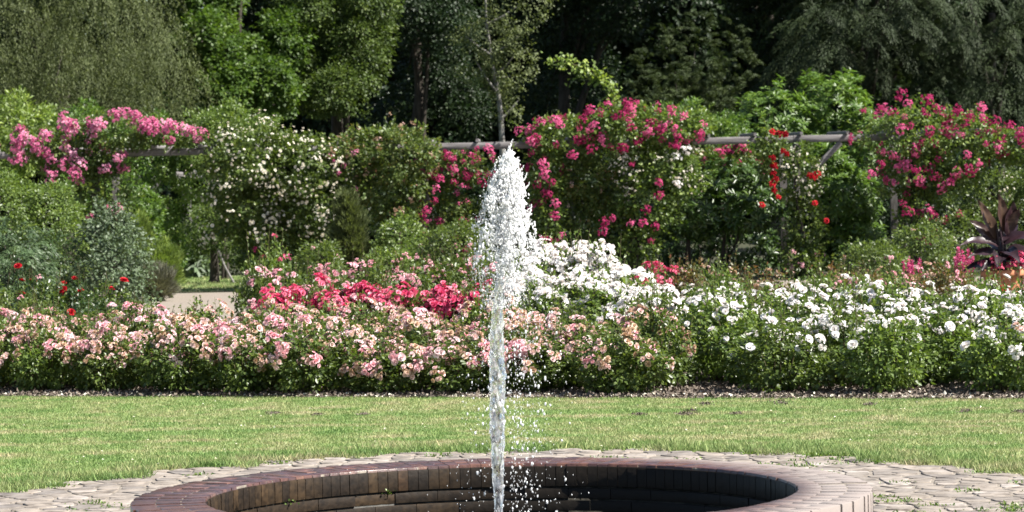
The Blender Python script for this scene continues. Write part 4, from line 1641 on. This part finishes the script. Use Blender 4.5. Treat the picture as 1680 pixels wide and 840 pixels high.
# ------------------------------------------------------------------ terracotta pot with dark canna
c = pt(1645, 445, 36)
pot = thing('potted_canna', 'dark purple leaved canna in a terracotta pot with red flowers', 'potted plant', (c[0], 36, 0))
prof_ = [(.0, .0), (.15, .0), (.17, .02), (.20, .18), (.235, .36), (.245, .40), (.275, .405), (.28, .43), (.28, .475), (.265, .485), (.25, .48), (.24, .44), (.0, .43)]
hs = (c[2] + .02) / .485
seg = 32
tq = np.arange(seg) / seg * 2 * math.pi
g = Geo()
V = np.concatenate([np.stack([r_ * np.cos(tq), r_ * np.sin(tq), np.full(seg, z_ * hs)], 1) for r_, z_ in prof_])
g.add(V, [(i * seg + j, i * seg + (j + 1) % seg, (i + 1) * seg + (j + 1) % seg, (i + 1) * seg + j) for i in range(len(prof_) - 1) for j in range(seg)])
g.build('pot', M['terracotta'], pot, smooth=True)


def paddle(base, d, up_, L, W, droop=.3, tint=.5):
    """a broad lance shaped leaf with a midrib fold and a drooping tip"""
    g = Geo()
    d, up_ = nrm(np.array(d, float)), np.array(up_, float)
    s = nrm(np.cross(d, up_))
    n_ = np.cross(s, d)
    V, T = [], []
    K = 9
    for i in range(K + 1):
        t = i / K
        wd = W * .5 * math.sin(math.pi * min(1, t ** .8 * .97 + .02)) + .004
        q = np.array(base) + d * L * t + np.array((0, 0, -droop)) * L * t ** 2.2
        for k_ in (-1, -.5, 0, .5, 1):
            V.append(q + s * wd * k_ + n_ * (abs(k_) * wd * .35 + .012 * math.sin(t * 14 + k_ * 3)))
            T.append(np.clip(tint + .25 * (abs(k_) < .2) + rng.normal() * .05, 0, 1))
    f = [(i * 5 + j, i * 5 + j + 1, i * 5 + j + 6, i * 5 + j + 5) for i in range(K) for j in range(4)]
    g.add(V, f, np.array(T))
    return g


z0 = .44 * hs
g = Geo()
for q in ((-.05, 0), (.05, .02), (0, -.04)):
    tube(g, [(q[0], q[1], z0 - .05), (q[0] * .8, q[1], z0 + .35), (q[0] * .6 - .04, q[1], z0 + .62)], (.022, .018, .012), 7)
g.build('stem', M['canna'], pot)
for (hz, dx, dy, dz, L, W, dr, ti) in ((.42, -.45, -.15, 1.0, .50, .11, .05, .9), (.50, -.20, -.25, 1.0, .46, .12, .05, .8), (.46, .15, -.1, 1.0, .44, .12, .15, .5), (.34, -.75, .2, .9, .46, .12, .15, .7),
                                       (.34, -1, -.3, .45, .50, .12, .35, .4), (.36, .9, -.25, .65, .50, .14, .5, .3), (.24, 1.0, -.3, .35, .46, .15, .45, .2), (.20, -.9, -.4, .45, .46, .13, .4, .5),
                                       (.20, -.35, -.9, .35, .36, .15, .6, .1), (.24, .35, -.9, .4, .36, .15, .6, .15), (.14, .75, -.7, .35, .40, .14, .5, .1), (.12, -.8, -.6, .35, .38, .13, .5, .2),
                                       (.40, .5, .6, .7, .46, .14, .3, .3), (.26, -.3, .9, .6, .44, .14, .3, .3), (.10, -1, -.1, .2, .46, .13, .3, .1), (.52, .4, -.15, .9, .34, .10, .2, .7)):
    paddle((rng.normal() * .03, rng.normal() * .03, z0 + hz), (dx, dy, dz), (0, -.6, 1) if abs(dz) < .8 else (.4, -1, .3), L * 1.22, W * 1.45, dr, ti).build('leaf', M['canna'], pot, smooth=True)
g = Geo()
k = 420
a = rng.uniform(0, 6.283, k)
rr_ = .30 * rng.random(k) ** .5
P = np.stack([rr_ * np.cos(a), rr_ * np.sin(a), z0 + .12 * rng.random(k) - .25 * (rr_ / .3) ** 4 * rng.random(k)], 1)
leaves(g, P, unit(k) + (0, 0, .3), unit(k) * .5 + (0, 0, 1), .05, .035)
g.build('underplanting', M['rose_leaf'], pot)
base = np.array(pot.location)
P = base + np.array([(-.20, -.18, z0 + .10), (-.08, -.26, z0 + .08), (.06, -.27, z0 + .10), (.18, -.2, z0 + .14), (-.28, -.1, z0 + .14), (.1, -.2, z0 + .2), (.22, -.15, z0 + .24), (-.12, -.24, z0 + .16)])
put_blooms(pot, 'coralc', P, [(0, -.6, 1)] * len(P), .6, .9)
# red flowers in front of the pot
for i, (px, py, lab) in enumerate(((1648, 478, 'small bright red flowered plant in front of the pot'), (1608, 468, 'small red flowered plant left of the terracotta pot'))):
    c2 = pt(px, py, 33.5)
    rose_bush(lab, 'small red plants by the pot', c2[0], 33.5, 'red', .42, c2[2] / .66, [('redc', 4, .7, .6, .8)], cat='bedding plant')

# ------------------------------------------------------------------ trees
def tree(label, name, base, blobs, material, mode, trunk_r=.25, limbs=6, top=None, cat='tree', bark='bark', group=None, coarse=(), **k):
    base = np.array(base, float)
    t = thing(name, label, cat, tuple(base), group)
    bl = [(b[0] - base, b[1]) for b in blobs]
    zt = max(b[0][2] for b in bl) if top is None else top
    P, Nn = shell(bl, limbs, lo=.5, hi=.8, front=.5)
    cx_ = np.mean([b[0] for b in bl], 0)
    trunk_geo((0, 0, -.1), (cx_[0] * .3, cx_[1] * .2, zt), trunk_r, trunk_r * .3, P).build('trunk', M[bark], t, smooth=True)
    g = Geo()
    if mode == 'clump':
        clumped(g, bl, tshift=.6, **k)
    elif mode == 'weep':
        weeping(g, bl, **k)
    elif mode == 'frond':
        fronds(g, bl, **k)
    if coarse:
        # the part of the crown above the picture: it shades what is below
        cb = [(np.array(b[0]) - base, np.array(b[1])) for b in coarse]
        clumped(g, cb, 420, 14, .5, .30, .20, front=2)
    g.build('crown', M[material], t)
    return t


def at(px, Y):
    return ((px - 840) / F * Y, Y, 0)


def up(px, z, Y, rx, ry, rz):
    return (np.array(((px - 840) / F * Y, Y, z)), np.array((rx, ry, rz)))


tree('big weeping tree with fine grey green hanging foliage at left', 'weeping_birch', at(110, 72),
     [blob(-120, 130, -60, 140, 70, 2.2), blob(60, 290, -70, 120, 70, 2.2), blob(190, 330, 40, 190, 69, 1.4), blob(20, 240, 60, 190, 68.5, 1.5), blob(-100, 60, 60, 200, 69, 1.6)],
     'greygreen', 'weep', .3, 7, strands=3000, per=30, length=1.15, L=.068, W=.020, lump=.35, lo=.6, coarse=[up(80, 9.5, 72, 4, 3.5, 2.6)])
tree('maple with bright green layered foliage beside the weeping tree', 'maple_tree', at(400, 75),
     [blob(300, 380, 20, 110, 73, 1.1), blob(330, 440, 60, 170, 73, 1.2), blob(400, 490, 90, 200, 73, 1.0), blob(290, 390, -60, 60, 75, 1.2), blob(330, 410, 110, 200, 72, .8), blob(430, 500, 20, 120, 74, 1.0)],
     'maple', 'clump', .22, 7, clumps=1200, per=26, r=.24, L=.10, W=.085, lo=.6, up=.8, droop=.3)
tree('olive green broadleaf tree left of the dark gap', 'broadleaf_tree', at(560, 76),
     [blob(460, 560, -60, 90, 75, 1.3), blob(540, 640, 0, 150, 75, 1.2), blob(440, 540, 60, 180, 75, 1.1), blob(560, 650, -70, 60, 75, 1.2), blob(500, 600, 110, 190, 74, .9)],
     'oak', 'clump', .25, 7, clumps=1300, per=26, r=.26, L=.085, W=.055, lo=.6, up=.5, droop=.3)
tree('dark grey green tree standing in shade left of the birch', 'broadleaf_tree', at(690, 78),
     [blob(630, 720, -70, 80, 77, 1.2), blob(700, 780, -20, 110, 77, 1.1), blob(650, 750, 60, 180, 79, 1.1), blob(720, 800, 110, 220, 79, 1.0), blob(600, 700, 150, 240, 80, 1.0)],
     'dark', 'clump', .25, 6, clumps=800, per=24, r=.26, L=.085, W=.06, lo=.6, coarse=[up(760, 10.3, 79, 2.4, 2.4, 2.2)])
t = tree('slender birch with pale leaning trunk and airy crown behind the jet', 'birch_tree', at(826, 62),
         [blob(765, 850, 20, 110, 62, .6), blob(800, 880, 60, 150, 62, .6), blob(790, 900, -60, 60, 62, .8), blob(740, 810, 40, 130, 62, .5), blob(815, 860, 130, 200, 62, .3), blob(800, 835, 60, 180, 62.3, .3)],
         'greygreen', 'clump', .01, 5, clumps=430, per=14, r=.16, L=.06, W=.045, droop=.4)
for ch in list(t.children):
    if ch.name.startswith('trunk'):
        bpy.data.objects.remove(ch)
bb = np.array(at(826, 62))
tk = [np.array((bb[0], 62, 0)), pt(824, 235, 62), pt(822, 195, 62), pt(818, 155, 62), pt(811, 125, 62), pt(806, 90, 62), pt(798, 40, 62), pt(795, -40, 62)]
g = Geo()
tube(g, [q - bb for q in tk], (.075, .065, .058, .052, .046, .036, .028, .016), 9)
for (i, q) in ((3, pt(780, 100, 61.8)), (4, pt(845, 90, 61.9)), (5, pt(765, 60, 62)), (2, pt(850, 165, 62)), (6, pt(850, 10, 62)), (4, pt(838, 125, 62)), (5, pt(850, 60, 61.8))):
    s0 = tk[i]
    tube(g, [s0 - bb, (s0 + q) / 2 - bb + (0, 0, -.03), q - bb], (.035, .025, .01), 6)
g.build('trunk', M['birch'], t, smooth=True)

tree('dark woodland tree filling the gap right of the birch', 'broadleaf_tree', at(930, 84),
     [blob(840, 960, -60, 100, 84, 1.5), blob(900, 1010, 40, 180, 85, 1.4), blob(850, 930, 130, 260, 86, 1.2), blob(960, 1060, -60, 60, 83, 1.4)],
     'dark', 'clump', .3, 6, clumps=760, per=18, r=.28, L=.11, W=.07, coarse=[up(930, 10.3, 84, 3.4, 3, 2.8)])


def cone(px, py0, py1, wpx, Y):
    """upright plume of a cypress: three stacked ellipsoids that narrow to the tip"""
    h = py1 - py0
    return [blob(px - wpx * .5, px + wpx * .5, py0 + h * .45, py1, Y, wpx / 2 * Y / F), blob(px - wpx * .34, px + wpx * .34, py0 + h * .2, py0 + h * .7, Y, wpx * .34 * Y / F),
            blob(px - wpx * .16, px + wpx * .16, py0, py0 + h * .4, Y, wpx * .16 * Y / F)]


tree('olive green cypress with several drooping pointed plumes', 'cypress_tree', at(1120, 70),
     cone(1058, 78, 200, 56, 69) + cone(1100, 42, 190, 62, 69.5) + cone(1148, 10, 190, 66, 70) + cone(1205, 35, 150, 62, 69.5) + cone(1180, 95, 210, 66, 68.5) + cone(1128, 90, 210, 56, 68.7) + cone(1085, 120, 220, 50, 68.4) + [blob(1060, 1200, 150, 280, 70.5, .8)],
     'cypress', 'frond', .16, 3, top=2.5, n=620, per=110, length=.42, L=.075, W=.018, rise=1.5, droop=.55, spread=.20, lo=.5, lump=.3)
tree('dark spreading conifer with drooping layered sprays at upper right', 'conifer_tree', at(1420, 75),
     [blob(1310, 1440, 10, 90, 72, 1.3), blob(1380, 1530, -60, 60, 72, 1.6), blob(1290, 1400, 60, 150, 74, 1.2), blob(1430, 1530, 60, 160, 73, 1.3), blob(1330, 1430, -60, 30, 74, 1.3)],
     'conifer', 'frond', .3, 5, n=260, per=230, length=1.0, L=.10, W=.022, rise=.15, droop=.8, spread=.30, lo=.8, lump=.3, coarse=[up(1400, 9.5, 76, 3.4, 3, 2.6)])
tree('dark conifer with hanging sprays at the right edge', 'conifer_tree', at(1640, 76),
     [blob(1510, 1640, -50, 70, 72, 1.5), blob(1560, 1700, 40, 170, 72, 1.4), blob(1500, 1600, 70, 180, 74, 1.2), blob(1650, 1780, -40, 200, 72, 1.6), blob(1600, 1720, 120, 230, 71, 1.0)],
     'conifer', 'frond', .3, 5, n=280, per=230, length=1.0, L=.10, W=.022, rise=.15, droop=.8, spread=.30, lo=.8, lump=.3, coarse=[up(1640, 9.5, 76, 3.6, 3, 2.6)])
tree('shaded broadleaf tree between the cypress and the conifers', 'broadleaf_tree', at(1270, 80),
     [blob(1200, 1320, -60, 110, 80, 1.4), blob(1230, 1340, 60, 220, 80, 1.2)], 'dark', 'clump', .28, 6, clumps=520, per=18, r=.26, L=.11, W=.07,
     coarse=[up(1260, 10, 80, 3, 3, 2.8)])

# long arching shoot above the crimson climber
t = thing('climber_shoot', 'long arching leafy shoot standing above the crimson climber', 'leafy shoot', tuple(np.array(at(1010, 56))))
b0 = np.array(t.location)
path_ = [np.array((b0[0], 56, 0)), pt(1012, 205, 56), pt(1008, 160, 56), pt(1000, 140, 56), pt(985, 126, 56), pt(960, 112, 56), pt(930, 102, 56), pt(905, 100, 56)]
g = Geo()
tube(g, [q - b0 for q in path_], (.03, .02, .016, .014, .012, .010, .008, .004), 6)
g.build('stem', M['stem'], t)
g = Geo()
for q0, q1 in list(zip(path_[1:-1], path_[2:])) + [(pt(985, 126, 56), pt(940, 122, 56))]:
    kk = 75
    tt = rng.random(kk)[:, None]
    P = q0 + (q1 - q0) * tt + rng.normal(size=(kk, 3)) * .08 - b0
    leaves(g, P, unit(kk) + (0, 0, -.2), unit(kk) * .5 + (.4, -.3, 1), rng.uniform(.06, .12, kk), .07)
g.build('foliage', M['lime'], t)

# woodland closing the view far behind
wl = []
lab = ['wide dark oak', 'tall shaded beech', 'dense holly like tree']
proto = {}
SP = ['at far left', 'behind the weeping tree', 'behind the maple', 'behind the olive tree', 'behind the dark gap', 'behind the birch', 'behind the arching shoot', 'behind the cypress', 'behind the rhododendron',
      'behind the spreading conifer', 'at far right']
for i in range(21):
    px = -120 + i * 195 if i < 11 else -20 + (i - 11) * 195
    kind = i % 3
    base = np.array(at(px, (96 if i < 11 else 104) + (i % 2) * 3))
    t = thing('woodland_tree', (f"{lab[kind]} deep in the woodland {SP[i]}" if i < 11 else f"{lab[kind]}, {ORD[i - 11]} in the wood's rearmost row"), 'tree', tuple(base), 'dark trees deep in the wood')
    t.rotation_euler = (0, 0, 0)
    if kind not in proto:
        zero = np.zeros(3)
        bl = [(np.array((0, 0, 9.5)), np.array((3.2, 2.4, 3.6))), (np.array((-1.4, 0, 5)), np.array((2.2, 1.6, 3.0))), (np.array((1.5, .2, 4.6)), np.array((2.0, 1.6, 3.0))), (np.array((0, -.3, 2.0)), np.array((2.6, 1.6, 1.9)))]
        P, Nn = shell(bl, 7, lo=.4, hi=.7)
        tm = trunk_geo((0, 0, -.1), (0, 0, 10), .32, .1, P).mesh('trunk', M['bark'])
        g = Geo()
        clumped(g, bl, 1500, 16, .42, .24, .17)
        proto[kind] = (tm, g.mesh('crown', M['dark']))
    inst('trunk', proto[kind][0], t)
    inst('crown', proto[kind][1], t)
print('objects', len(bpy.data.objects))
